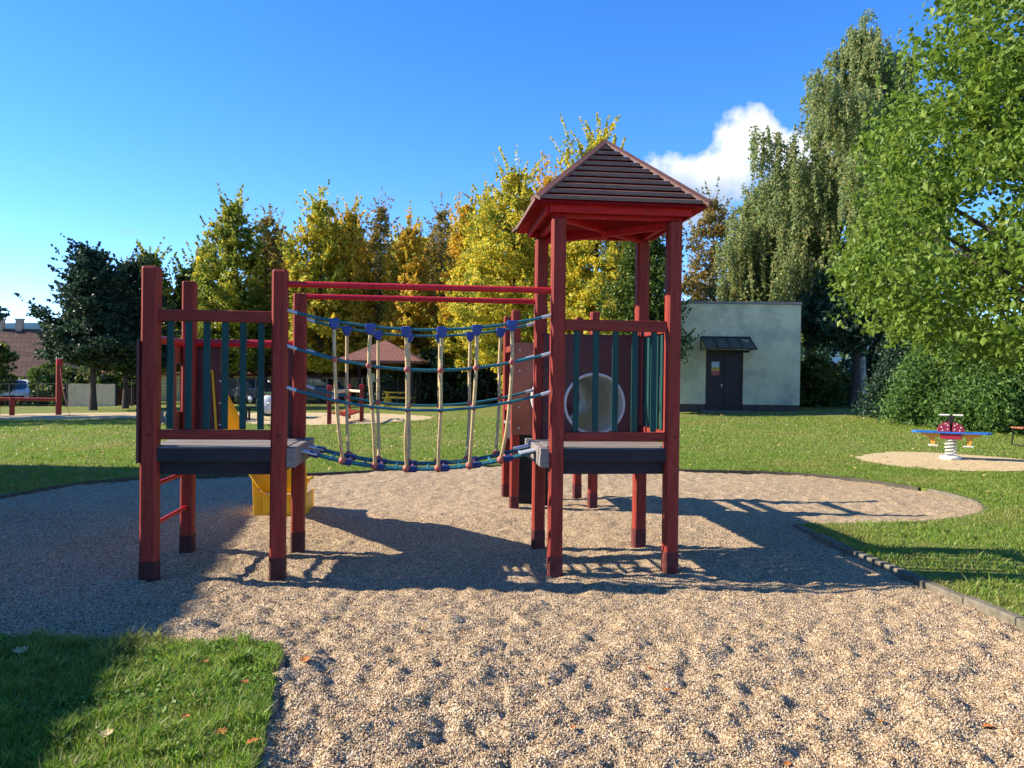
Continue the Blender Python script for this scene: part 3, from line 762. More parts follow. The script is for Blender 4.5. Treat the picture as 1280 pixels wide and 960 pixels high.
# pyramid roof
RC = Vector((XB + W / 2, W / 2, 0)); RS, ZE, ZA = .712, 3.035, 3.70
roof = MB(); NC = 10
def ringpt(sx, sy, s, z): return (RC.x + sx * s, RC.y + sy * s, z)
for q in range(4):
    a = q * math.pi / 2; ca, sa = math.cos(a), math.sin(a)
    def rot(u, v, z): return (RC.x + u * ca - v * sa, RC.y + u * sa + v * ca, z)
    for i in range(NC):
        t0, t1 = i / NC, (i + 1.0) / NC - .016
        s0, s1 = RS * (1 - t0), RS * (1 - t1); z0 = ZE + (ZA - ZE) * t0 + .034; z1 = ZE + (ZA - ZE) * t1 - .004; th = .02
        w0, w1 = s0 - .02, s1 - .02
        if w1 < .02: w1 = .012
        V = [rot(-w0, -s0, z0), rot(w0, -s0, z0), rot(w1, -s1, z1), rot(-w1, -s1, z1), rot(-w0, -s0, z0 - th - .01), rot(w0, -s0, z0 - th - .01), rot(w1, -s1, z1 - th), rot(-w1, -s1, z1 - th)]
        roof.add(V, [(0, 1, 2, 3), (7, 6, 5, 4), (0, 4, 5, 1), (1, 5, 6, 2), (2, 6, 7, 3), (3, 7, 4, 0)])
ro = roof.build('roof', M_SHINGLE, frame)
lin = MB(); hp = MB(); fa = MB()
for q in range(4):
    a = q * math.pi / 2; ca, sa = math.cos(a), math.sin(a)
    def rot(u, v, z): return (RC.x + u * ca - v * sa, RC.y + u * sa + v * ca, z)
    s = RS - .012
    V = [rot(-s, -s, ZE - .022), rot(s, -s, ZE - .022), rot(0, 0, ZA - .035)]; lin.add(V, [(0, 1, 2)])
    p0, p1 = Vector(rot(-RS - .008, -RS - .008, ZE + .012)), Vector(rot(0, 0, ZA + .025))
    for sgn in (1, -1):
        d = (p1 - p0); side = d.cross(Vector((0, 0, 1))).normalized() * sgn; up = Vector((0, 0, 1))
        w = side * .046 - up * .021
        V = [p0 + up * .022, p1 + up * .022, p1 + w * .6 + up * .012, p0 + w + up * .012, p0 - up * .004, p1 - up * .004, p1 + w * .6 - up * .012, p0 + w - up * .012]
        hp.add(V, [(0, 1, 2, 3), (7, 6, 5, 4), (0, 4, 5, 1), (2, 6, 7, 3), (3, 7, 4, 0), (1, 5, 6, 2)])
    c0, c1 = Vector(rot(-s + .10, -s + .10, ZE - .04)), Vector(rot(s - .10, -s + .10, ZE - .04))
    m = (c0 + c1) / 2; fa.box(m, ((c1 - c0).length - .03, .024, .075), a)
lin.build('roof_lining', M_ROOFRED, ro); hp.build('hip_board', M_HIP, ro); fa.build('fascia', M_ROOFRED, ro, .004)
for a, l in ((math.pi / 4, 1.5), (-math.pi / 4, 1.5)):
    m = MB(); m.box((RC.x, RC.y, 2.945 if a > 0 else 2.905), (l, .045, .07 if a > 0 else .06), a); m.build('cross_brace', M_ROOFRED, ro, .005)
for y in (0, W):
    m = MB(); m.bb(XB - .06, XB + W + .06, y - .025, y + .025, 2.935, 3.015); m.build('plate_beam', M_ROOFRED, ro, .005)
for x in (XB, XB + W):
    m = MB(); m.bb(x - .025, x + .025, P2, W - P2, 2.935, 3.015); m.build('plate_beam', M_ROOFRED, ro, .005)
m = MB(); m.bb(RC.x - .035, RC.x + .035, RC.y - .035, RC.y + .035, 2.86, 3.6); m.build('king_post', M_ROOFRED, ro, .005)

# ------------------------------------------------------------------ spring rider
def spring_rider():
    p = hit(1188, 575); r = empty('spring_rider', p, -0.46, 'maroon ladybird spring rider with blue seat board and white handles', 'spring rider')
    my = plain('rider_maroon', (0.21, 0.018, 0.055), .4); mye = plain('rider_orange', (0.62, 0.30, 0.05), .45); mb_ = plain('rider_blue', (0.015, 0.13, 0.50), .4)
    mred = plain('rider_red', (0.30, 0.015, 0.04), .4); spot = plain('rider_spot', (0.62, 0.55, 0.55), .5)
    b = MB(); b.lathe([(.0001, .0), (.19, .0), (.20, .05), (.16, .09), (.0001, .09)], (0, 0, .0), 8); b.build('base', M_WHITE, r, .006)
    s = MB(); s.tube([(.095 * math.cos(t), .095 * math.sin(t), .09 + .0105 * t) for t in np.linspace(0, 2 * math.pi * 5, 100)], .017, 8); s.build('spring', M_WHITE, r)
    m = MB(); m.bb(-.19, .19, -.12, .12, .425, .535); m.build('body', mred, r, .01)
    for sg in (-1, 1):
        pts = [(.012 * sg, .56)] + [(sg * (.015 + .225 * math.sin(a)), .56 + .20 * math.cos(a) ** .8) for a in np.linspace(0.05, math.pi / 2, 10)]
        w = MB(); w.prism(pts, 'y', .12, .15); w.build('wing', my, r, .006); w = MB(); w.prism(pts, 'y', -.15, -.12); o = w.build('wing', my, r, .006)
        d = MB()
        for (u, v) in ((.06, .70), (.06, .62), (.15, .60), (.17, .66), (.10, .73)): d.lathe([(.0001, -.004), (.014, -.004), (.014, 0)], (sg * u, -.15, v), 10, 'y')
        d.build('spot', spot, o)
        l = MB(); l.prism([(sg * .22, .54), (sg * .52, .54), (sg * .52, .49), (sg * .40, .46), (sg * .34, .30), (sg * .28, .30), (sg * .28, .45), (sg * .2, .48)], 'y', -.06, .06); l.build('leg_bracket', mye, r, .006)
        f = MB(); f.bb(min(sg * .22, sg * .40), max(sg * .22, sg * .40), -.10, .10, .275, .30); f.build('foot_rest', M_WHITE, r, .008)
        h = MB(); h.tube([(sg * .03, 0, .90), (sg * .21, 0, .90)], .02, 10); h.build('handle', M_WHITE, r)
    m = MB(); m.prism([(-.70, -.13), (-.62, -.17), (-.2, -.155), (.2, -.155), (.62, -.17), (.70, -.13), (.70, .13), (.62, .17), (.2, .155), (-.2, .155), (-.62, .17), (-.70, .13)], 'z', .537, .572); m.build('seat', mb_, r, .006)
    m = MB(); m.bb(-.045, .045, -.10, .10, .572, .87); m.box((0, 0, .86), (.14, .05, .05)); m.build('column', M_BLACK, r, .01)
spring_rider()

# bench at the right
def bench():
    p = hit(1281, 558); r = empty('park_bench', (p.x + .55, p.y, p.z), 0.0, 'backless brown wooden bench with black metal legs, cut by the right picture edge', 'bench')
    wd = raw_wood('bench_wood', (0.30, 0.11, 0.05))
    m = MB()
    for i in range(4): m.bb(-.75, .75, -.22 + i * .115, -.115 + i * .115, .42, .455)
    m.build('seat', wd, r, .005)
    for s in (-1, 1):
        m = MB(); m.tube([(s * .68, -.2, 0), (s * .68, -.2, .40), (s * .68, .26, .40)], .018, 8); m.tube([(s * .68, .24, .42), (s * .68, .28, 0)], .018, 8); m.tube([(s * .68, -.2, .02), (s * .68, .28, .02)], .015, 8)
        m.build('leg', M_BLACK, r)
bench()

# ------------------------------------------------------------------ the flat-roofed hut
def hut():
    Y = 31.0; c0 = gpos(1000, Y); c1 = gpos(812, Y); z0 = c0.z - .05
    top = at(1000, 381, Y).z; w = c0.x - c1.x; d = 4.2
    r = empty('hut', (c0.x - w / 2, Y, z0), 0.0, 'pale flat-roofed utility hut with dark double door beside the birches', 'hut')
    H = top - z0; hw = w / 2
    def wl(k):
        v = k.coord(); n = k.noise(v, 1.1, 6, 0.68); n2 = k.noise(k.coord((.8, .8, 1.0)), 0.85, 8, .72); n3 = k.noise(v, 40, 3)
        c = k.ramp(n, [(.3, (.56, .51, .31)), (.6, (.74, .65, .40)), (.8, (.78, .69, .44))])
        c = k.mixc(k.ramp(n2, [(.46, (0, 0, 0)), (.66, (.8,) * 3)]), c, (.33, .32, .25))
        return k.bsdf(c, .9, k.bump(n3, .4, .01), .2)
    M_W = mat('hut_render', wl)
    dx = (at(905.5, 480, Y).x - (c0.x - w / 2)); dw = (at(929, 480, Y).x - at(882, 480, Y).x) / 2; dh = at(905, 437, Y).z - z0
    m = MB()                                       # front wall round the door opening, side and back walls
    t = .3
    m.bb(-hw, dx - dw, 0, t, .28, H); m.bb(dx + dw, hw, 0, t, .28, H); m.bb(dx - dw, dx + dw, 0, t, dh, H)
    m.bb(-hw, -hw + t, t, d, .28, H); m.bb(hw - t, hw, t, d, .28, H); m.bb(-hw + t, hw - t, d - t, d, .28, H)
    m.build('wall', M_W, r)
    m = MB(); m.bb(-hw + .03, dx - dw, .03, t, -.3, .28); m.build('plinth', plain('hut_plinth_left', (.085, .055, .05), .9, .3, 6), r); m = MB(); m.bb(dx + dw, hw - .03, .03, t, -.3, .28); m.bb(hw - t, hw - .03, t, d, -.3, .28); m.bb(-hw + t, hw - t, d - t, d - .03, -.3, .28)
    m.build('plinth', plain('hut_plinth', (.085, .055, .05), .9, .3, 6), r)
    m = MB(); m.bb(-hw - .05, hw + .05, -.05, d + .05, H, H + .05); m.bb(-hw - .02, hw + .02, -.02, d + .02, H + .05, H + .10); m.build('roof', plain('hut_roof_sheet', (.16, .165, .16), .6), r, .01)
    md_ = plain('door_paint', (.022, .017, .022), .45, .2, 3)
    for s in (-1, 1):
        m = MB(); x0, x1 = (dx - dw, dx - .005) if s < 0 else (dx + .005, dx + dw)
        m.bb(x0, x1, .10, .15, -.02, dh)
        m.bb(x0 + .02, x0 + .05, .09, .10, .02, dh - .03); m.bb(x1 - .05, x1 - .02, .09, .10, .02, dh - .03)
        o = m.build('door', md_, r, .004)
        if s < 0:
            h = MB(); h.box((dx - .09, .075, 1.02), (.035, .03, .14)); h.tube([(dx - .09, .06, 1.06), (dx - .09, .02, 1.06), (dx - .19, .02, 1.06)], .01, 8); h.build('handle', M_STEEL, o)
            nx, nz = at(895, 460, Y).x - (c0.x - w / 2), at(895, 460.5, Y).z - z0
            pm = lambda nm, c: plain(nm, c, .6, .25, 9)
            q = MB(); q.bb(nx - .155, nx + .155, .086, .0895, nz + .045, nz + .27); qq = q.build('notice', pm('notice_blue', (.42, .55, .68)), o)
            q = MB(); q.bb(nx - .155, nx + .155, .086, .0895, nz - .10, nz + .045); q.build('notice_band', pm('notice_yellow', (.62, .38, .06)), qq)
            q = MB(); q.bb(nx - .155, nx + .155, .086, .0895, nz - .27, nz - .10); q.build('notice_band', pm('notice_red', (.55, .10, .10)), qq)
    m = MB(); m.bb(dx - dw - .2, dx + dw + .25, -.7, 0, -.04, .05); m.build('step', M_KERB, r, .01)
    # glazed canopy
    ax0, ax1 = at(876, 420, Y).x - (c0.x - w / 2), at(937, 420, Y).x - (c0.x - w / 2)
    za, zb = at(905, 421.5, Y).z - z0, at(905, 436, Y - .9).z - z0
    def gl(k):
        n = k.noise(k.coord(), 3, 4); a = k.bsdf(k.ramp(n, [(.3, (.05, .055, .055)), (.7, (.10, .11, .11))]), .25, None, .5)
        t_ = k.N('ShaderNodeBsdfTransparent'); t_.inputs[0].default_value = (.5, .55, .52, 1); mm = k.N('ShaderNodeMixShader'); mm.inputs[0].default_value = .3; k.L(a, mm.inputs[1]); k.L(t_.outputs[0], mm.inputs[2]); return mm.outputs[0]
    g = MB(); V = [(ax0, -.01, za), (ax1, -.01, za), (ax1, -.95, zb), (ax0, -.95, zb)]
    g.add(V + [(x, y, z - .012) for x, y, z in V], [(0, 1, 2, 3), (7, 6, 5, 4), (0, 4, 5, 1), (1, 5, 6, 2), (2, 6, 7, 3), (3, 7, 4, 0)])
    cn = g.build('canopy', mat('canopy_sheet', gl), r)
    f = MB()
    for i in range(5):
        x = ax0 + (ax1 - ax0) * i / 4; f.tube([(x, -.01, za + .01), (x, -.95, zb + .01)], .022, 6)
    f.tube([(ax0, -.95, zb + .01), (ax1, -.95, zb + .01)], .025, 6); f.tube([(ax0, -.02, za + .01), (ax1, -.02, za + .01)], .025, 6)
    for x in (ax0, ax1): f.tube([(x, -.02, za), (x, -.02, zb)], .022, 6); f.tube([(x, -.02, zb), (x, -.95, zb)], .022, 6)
    f.build('canopy_frame', plain('canopy_frame_paint', (.02, .025, .025), .5), cn)
    l = MB(); l.bb(ax1 - .42, ax1 - .18, -.62, -.45, zb - .12, zb - .04); l.build('lamp', M_BLACK, cn, .01)
hut()

# ------------------------------------------------------------------ trees
def leaf_cloud(name, C, S, mat_, parent, seed, up=0.35, droop=None, aspect=.42):
    rg = np.random.default_rng(seed); n = len(C)
    nrm = rg.standard_normal((n, 3)); nrm[:, 2] += up * 2.0; nrm /= np.linalg.norm(nrm, axis=1)[:, None]
    t = rg.standard_normal((n, 3))
    if droop: t[:, 2] -= droop
    t -= nrm * (t * nrm).sum(1)[:, None]; t /= np.linalg.norm(t, axis=1)[:, None] + 1e-9
    b = np.cross(nrm, t); S = np.broadcast_to(np.asarray(S, float), (n,))[:, None] * (0.7 + 0.6 * rg.random((n, 1)))
    V = np.empty((n, 4, 3)); V[:, 0] = C - t * S * .5; V[:, 1] = C + b * S * aspect + nrm * S * .10 - t * S * .05; V[:, 2] = C + t * S * .55 - nrm * S * .06; V[:, 3] = C - b * S * aspect + nrm * S * .10 - t * S * .05
    i = np.arange(n)[:, None] * 4
    Fc = np.concatenate([i + np.array([[0, 1, 2]]), i + np.array([[0, 2, 3]])], 0)
    return np_mesh(name, V.reshape(-1, 3), Fc, mat_, parent)
def trunk_mesh(h, r, limbs, seed, mat_, parent, lean=(0, 0), taper=.15, base=-.3, forks=None):
    rg = random.Random(seed); mb = MB(); pts = []; rs = []
    for i in range(8):
        t = i / 7; pts.append((lean[0] * t + rg.uniform(-.04, .04) * h * .05 * (i > 0), lean[1] * t + rg.uniform(-.04, .04) * h * .05 * (i > 0), base + (h - base) * t)); rs.append(r * (1.35 if i == 0 else 1) * (1 - (1 - taper) * t))
    mb.tube(pts, rs, 9, True)
    for (p0, p1, r0) in limbs:
        p0, p1 = Vector(p0), Vector(p1); mid = p0.lerp(p1, .5) + Vector((rg.uniform(-.15, .15), rg.uniform(-.15, .15), rg.uniform(-.1, .25))) * (p1 - p0).length * .35
        mb.tube([p0, mid, p1], [r0, r0 * .65, r0 * .25], 5, False)
    return mb.build('trunk', mat_, parent)
def crown_tree(name, pos, h, rad, base_h, mat_, seed, n_clump=90, per=110, leaf=.2, label='', cat='tree', group=None, prof='ovate', bark=M_BARK, trunk_r=.16, clump=.55, flat=.7, spires=0, lean=(0, 0), up=.35, bias=.45, gap=0.0, limbs=26, aspect=.42, droop=None, extra=None, shoots=None, shoot_dir=(.55, 1.0), shoot_len=1.0):
    spire_ = prof == 'spire'
    if spire_: leaf *= .62; per = int(per * .78); clump *= .56; rad *= 1.22; n_clump = int(n_clump * 4.2); limbs += 14
    if spire_ and shoots is None: shoots = .38; h -= 1.0
    rg = np.random.default_rng(seed); r = empty(name, pos, 0.0, label, cat, group)
    H = h - base_h
    def R_(t):
        if prof == 'ovate': return np.sin(np.clip(t * .93 + .07, 0, 1) * math.pi) ** .65 * (1.12 - .35 * t)
        if prof == 'cone': return np.clip((1 - t), 0.02, 1) ** .8 * np.clip(t / .10 + .35, 0, 1)
        if prof == 'spire': return np.clip(1 - t, .03, 1) ** .62 * np.clip(t / .22 + .4, 0, 1)
        if prof == 'dome': return np.sqrt(np.clip(1 - t ** 2.2, 0.02, 1)) * np.clip(t / .08 + .55, 0, 1)
        if prof == 'column': return np.clip(1 - t, 0, 1) ** .35 * np.ones_like(t)
    tt = rg.random(n_clump) ** 1.0; th = rg.random(n_clump) * 2 * math.pi; rr = rg.random(n_clump) ** bias
    lob = 1 + .22 * np.sin(th * 2 + rg.random() * 6 + tt * 4) + .16 * np.sin(th * 3 + rg.random() * 6 - tt * 7)
    rad_ = rad * R_(tt) * rr * lob
    C = np.stack([np.cos(th) * rad_ + lean[0] * (base_h + tt * H) / h, np.sin(th) * rad_ + lean[1] * (base_h + tt * H) / h, base_h + tt * H], 1)
    if spires:
        ex = []
        for s in range(spires):
            a = rg.random() * 2 * math.pi; d = rad * (.25 + .45 * rg.random()); hs_ = h * (.72 + .24 * rg.random())
            m = 16; q = np.linspace(.45, 1.04, m)
            ex.append(np.stack([np.cos(a) * d + rg.normal(0, .12, m), np.sin(a) * d + rg.normal(0, .12, m), hs_ * q], 1))
        C = np.concatenate([C, *ex], 0)
    if extra is not None: C = np.concatenate([C, extra], 0)
    szc = clump * (.6 + .8 * rg.random(len(C))) * np.clip(1.15 - .55 * (C[:, 2] - base_h) / H, .4, 1.2)
    npc = np.maximum(8, (per * (szc / clump) ** 1.5 * (.4 + 1.2 * rg.random(len(C)))).astype(int))
    L = np.repeat(C, npc, 0); sg = np.repeat(szc, npc)
    g = rg.standard_normal(L.shape); g /= np.maximum(1, np.linalg.norm(g, axis=1) / 1.9)[:, None]
    L = L + g * sg[:, None] * np.array([.62, .62, .62 * flat])
    if shoots:                                     # thin leafy shoots that break the outline
        S_ = []
        for i in rg.permutation(len(C))[:int(len(C) * shoots)]:
            c = C[i]; o_ = np.array([c[0], c[1], 0]); o_ /= np.linalg.norm(o_) + 1e-6
            d_ = o_ * shoot_dir[0] * (.4 + .8 * rg.random()) + np.array([0, 0, shoot_dir[1]]) * (.6 + .6 * rg.random()) + rg.normal(0, .18, 3); d_ /= np.linalg.norm(d_) + 1e-6
            ln = (.6 + 1.1 * rg.random()) * shoot_len; n_ = int(per * .38 * (.6 + .8 * rg.random())); q_ = rg.random(n_) ** .8
            S_.append(c + d_ * (q_ * ln)[:, None] + rg.normal(0, 1, (n_, 3)) * (clump * .30 * (1.05 - q_))[:, None])
        S_ = np.concatenate(S_, 0); L = np.concatenate([L, S_], 0); sg = np.concatenate([sg, np.full(len(S_), clump * .2)])
    # leaves hang lower at the outer end of each spray
    L[:, 2] -= .10 * sg * np.abs(rg.standard_normal(len(L)))
    lm = []
    for i in rg.permutation(len(C))[:limbs]:
        c = C[i]; zb = max(base_h * .75, c[2] - (.35 + .5 * rg.random()) * math.hypot(c[0], c[1]) - .3); q = zb / h
        lm.append(((lean[0] * q, lean[1] * q, zb), tuple(c), trunk_r * (.42 - .25 * min(1, q))))
    trunk_mesh(h * .93, trunk_r, lm, seed, bark, r, lean, .10)
    leaf_cloud('crown', L, leaf, mat_, r, seed + 1, up=up, aspect=aspect, droop=droop)
    return r
G1, G2, G3, G4 = (.045, .08, .014), (.08, .13, .02), (.13, .19, .026), (.20, .26, .036)
Y1, Y2, Y3, Y4 = (.72, .55, .045), (.80, .60, .055), (.61, .54, .05), (.46, .46, .05)
O1, O2, O3 = (.70, .38, .035), (.50, .28, .045), (.76, .46, .04)
LM_GY = leaf_mat('leaves_green_turning_yellow', [G2, G3, G4, G3, Y4], .75, .42, patch_cols=[Y4, Y3, Y1, G4], pthr=(.47, .60))
LM_Y = leaf_mat('leaves_yellow', [Y1, Y3, Y2, Y4, G4], .70, .45, patch_cols=[G3, G4, Y4, G2], pthr=(.54, .63))
LM_OR = leaf_mat('leaves_orange', [O1, O3, Y1, O2, Y3], .8, .42, patch_cols=[G3, Y4, O2], pthr=(.50, .62))
LM_OL = leaf_mat('leaves_olive_brown', [(.30, .25, .08), (.34, .27, .09), (.20, .21, .06), (.38, .25, .06)], .5, .42, patch_cols=[O2, G3, (.18, .15, .08)], pthr=(.45, .6))
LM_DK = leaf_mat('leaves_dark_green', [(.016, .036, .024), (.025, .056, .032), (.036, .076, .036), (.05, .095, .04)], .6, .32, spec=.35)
LM_DKY = leaf_mat('leaves_dark_green_yellow_tips', [G1, G2, G2, G3], .5, .35, patch_cols=[Y1, Y2, Y4], pthr=(.60, .68))
LM_BIG = leaf_mat('leaves_fresh_green', [(.125, .205, .022), (.165, .255, .03), (.07, .13, .018), (.235, .32, .045), (.135, .22, .024)], .35, .45, rough=.5, patch_cols=[(.21, .29, .04), (.15, .225, .03)], pthr=(.5, .7), spec=.28)
LM_BIRCH = leaf_mat('leaves_birch', [(.20, .28, .10), (.27, .34, .13), (.15, .22, .07), (.33, .38, .16), (.37, .34, .12)], .3, .5, patch_cols=[(.40, .35, .12), (.29, .33, .12)], pthr=(.55, .68))
LM_THUJA = leaf_mat('leaves_thuja', [(.08, .165, .036), (.115, .21, .044), (.165, .265, .056), (.055, .12, .03)], .8, .42)
LM_SHRUB = leaf_mat('leaves_shrub', [(.07, .12, .02), (.10, .15, .03), (.05, .09, .018), (.16, .16, .04)], .6, .4)

def tree_px(name, px, ytop, Y, rad, m, seed, label, base_h=2.0, **kw):
    g = gpos(px, Y); h = at(px, ytop, Y).z - g.z
    # the roll of the camera: set the foot under the top
    top = at(px, ytop, Y)
    pos = (top.x, Y, float(terrain(top.x, Y)))
    return crown_tree(name, pos, h, rad, base_h, m, seed, label=label, **kw)
AG = 'trees turning colour along the back of the playground'
SP = dict(prof='spire', group=AG, trunk_r=.14)
tree_px('autumn_tree', 190, 298, 47, 1.9, LM_GY, 101, 'slim yellow-green tree with pointed top rising just right of the dark broad trees', n_clump=70, per=90, leaf=.26, spires=1, **SP)
tree_px('autumn_tree', 236, 318, 49, 2.4, LM_DKY, 102, 'low green tree with yellowish tips behind the open slatted tower', n_clump=90, per=95, leaf=.26, spires=2, **SP)
tree_px('autumn_tree', 291, 236, 46, 2.5, LM_GY, 103, 'tall spire-topped green tree with yellow edges above the slatted tower', n_clump=110, per=95, leaf=.25, spires=2, **SP)
tree_px('autumn_tree', 334, 252, 48, 1.9, LM_OL, 104, 'thin olive brown tree with orange tips left of the tall yellow one', n_clump=80, per=70, leaf=.24, spires=2, **SP)
tree_px('autumn_tree', 402, 231, 45, 2.3, LM_Y, 105, 'tall yellow tree with green heart above the left end of the red bars', n_clump=100, per=90, leaf=.25, spires=2, **SP)
tree_px('autumn_tree', 438, 248, 46, 1.9, LM_OR, 106, 'orange tree between a yellow tree and a bare-topped thin tree', n_clump=85, per=80, leaf=.25, spires=2, **SP)
tree_px('autumn_tree', 476, 238, 47, 1.4, LM_OL, 107, 'thinnest, almost bare-topped brownish tree above the gazebo', n_clump=60, per=50, leaf=.22, spires=1, **SP)
tree_px('autumn_tree', 514, 266, 45, 1.9, LM_OR, 108, 'shorter orange-gold tree right of the almost bare thin tree', n_clump=85, per=85, leaf=.25, spires=1, **SP)
tree_px('autumn_tree', 553, 244, 48, 1.7, LM_OL, 109, 'grey-brown sparse tree with sky showing through its top', n_clump=75, per=55, leaf=.22, spires=2, **SP)
tree_px('autumn_tree', 586, 236, 44, 2.0, LM_OR, 110, 'orange-brown tree against the left side of the large yellow trees', n_clump=90, per=75, leaf=.24, spires=2, **SP)
tree_px('autumn_tree', 645, 192, 36, 2.5, LM_Y, 111, 'large yellow tree with loose feathery top left of the pyramid roof', n_clump=130, per=120, leaf=.20, spires=3, **SP)
tree_px('autumn_tree', 748, 150, 34, 3.0, LM_Y, 112, 'largest golden tree standing right behind the pyramid roof', n_clump=190, per=135, leaf=.19, spires=3, base_h=1.2, **SP)
tree_px('autumn_tree', 806, 240, 30, 1.35, LM_DKY, 113, 'green tree with hanging branch in front of the hut wall', n_clump=90, per=120, leaf=.17, spires=1, base_h=1.6, **SP)
tree_px('autumn_tree', 893, 228, 42, 2.2, LM_OL, 114, 'sparse grey-olive tree with blue gaps behind the hut', n_clump=75, per=70, leaf=.22, spires=2, **SP)
tree_px('autumn_tree', 366, 300, 52, 2.2, LM_OR, 115, 'low orange tree half hidden behind the tall yellow one', n_clump=80, per=80, leaf=.26, spires=1, **SP)
tree_px('autumn_tree', 690, 200, 40, 2.6, LM_OR, 116, 'orange-gold tree filling the gap between the two large yellow trees', n_clump=120, per=95, leaf=.22, spires=2, **SP)
RW = 'second row of trees showing between the first'
for i, (px, yt, m, lab) in enumerate([(262, 292, LM_GY, 'yellow-green tree showing left of the tall spire-topped tree'), (352, 282, LM_Y, 'yellow tree showing left of the tall yellow tree with the green heart'), (420, 268, LM_OR, 'orange tree behind the gap right of the tall yellow tree'),
        (458, 284, LM_Y, 'yellow tree showing left of the thinnest bare-topped tree'), (496, 286, LM_Y, 'yellow tree showing right of the thinnest bare-topped tree'), (533, 280, LM_Y, 'yellow tree left of the grey-brown sparse tree'), (572, 272, LM_OR, 'orange tree behind the grey-brown sparse tree'), (612, 232, LM_Y, 'yellow tree showing left of the large feathery yellow tree')]):
    tree_px('autumn_tree', px, yt, 53 if px < 600 else 43, 2.8, m, 130 + i, lab, prof='spire', group=RW, trunk_r=.12, n_clump=115, per=70, leaf=.28, spires=2, limbs=14)
# low boughs and undergrowth behind the wire fence
UG = 'bushes under the back row of trees'
for i, (px, yt, Y, rd, m, lab) in enumerate([
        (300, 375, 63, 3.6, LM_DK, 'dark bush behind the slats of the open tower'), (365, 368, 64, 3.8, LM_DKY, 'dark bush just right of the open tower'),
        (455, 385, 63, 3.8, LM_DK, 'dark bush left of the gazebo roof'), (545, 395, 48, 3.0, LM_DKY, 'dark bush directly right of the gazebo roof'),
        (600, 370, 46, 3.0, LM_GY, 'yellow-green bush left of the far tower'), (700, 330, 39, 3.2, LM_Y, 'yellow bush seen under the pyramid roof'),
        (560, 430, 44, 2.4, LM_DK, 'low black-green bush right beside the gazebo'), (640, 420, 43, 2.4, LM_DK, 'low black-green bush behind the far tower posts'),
        (785, 320, 38, 3.0, LM_GY, 'dense yellow-green bush between the golden tree and the hut')]):
    tree_px('bush', px, yt, Y, rd, m, 200 + i, lab, base_h=.2, n_clump=80, per=90, leaf=.26, prof='dome', cat='bush', group=UG, trunk_r=.1, limbs=8)
# the two dark broad trees on the left
DT = 'pair of dark broad trees by the plank fence'
def boughs(spec, n, seed):
    rg = np.random.default_rng(seed); out = []
    for (x0, y0, z0, x1, y1, z1) in spec:
        for q in np.linspace(.3, 1, n): out.append((x0 + (x1 - x0) * q + rg.normal(0, .1), y0 + (y1 - y0) * q + rg.normal(0, .2), z0 + (z1 - z0) * q + rg.normal(0, .06)))
    return np.array(out)
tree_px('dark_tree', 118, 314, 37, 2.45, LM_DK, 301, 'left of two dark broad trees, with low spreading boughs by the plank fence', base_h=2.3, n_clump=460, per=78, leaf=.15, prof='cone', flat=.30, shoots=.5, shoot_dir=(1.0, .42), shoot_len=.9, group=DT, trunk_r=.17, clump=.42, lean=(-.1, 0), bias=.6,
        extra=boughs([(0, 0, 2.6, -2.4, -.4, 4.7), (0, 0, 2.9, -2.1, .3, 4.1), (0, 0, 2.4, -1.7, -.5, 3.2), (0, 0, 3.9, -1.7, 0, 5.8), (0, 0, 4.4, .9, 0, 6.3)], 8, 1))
tree_px('dark_tree', 158, 330, 39, 2.4, LM_DK, 302, 'right of two dark broad trees, close to the open slatted tower', base_h=2.0, n_clump=400, per=78, leaf=.15, prof='cone', flat=.35, shoots=.5, shoot_dir=(1.0, .5), shoot_len=.9, group=DT, trunk_r=.15, clump=.42, lean=(.1, 0), bias=.55)

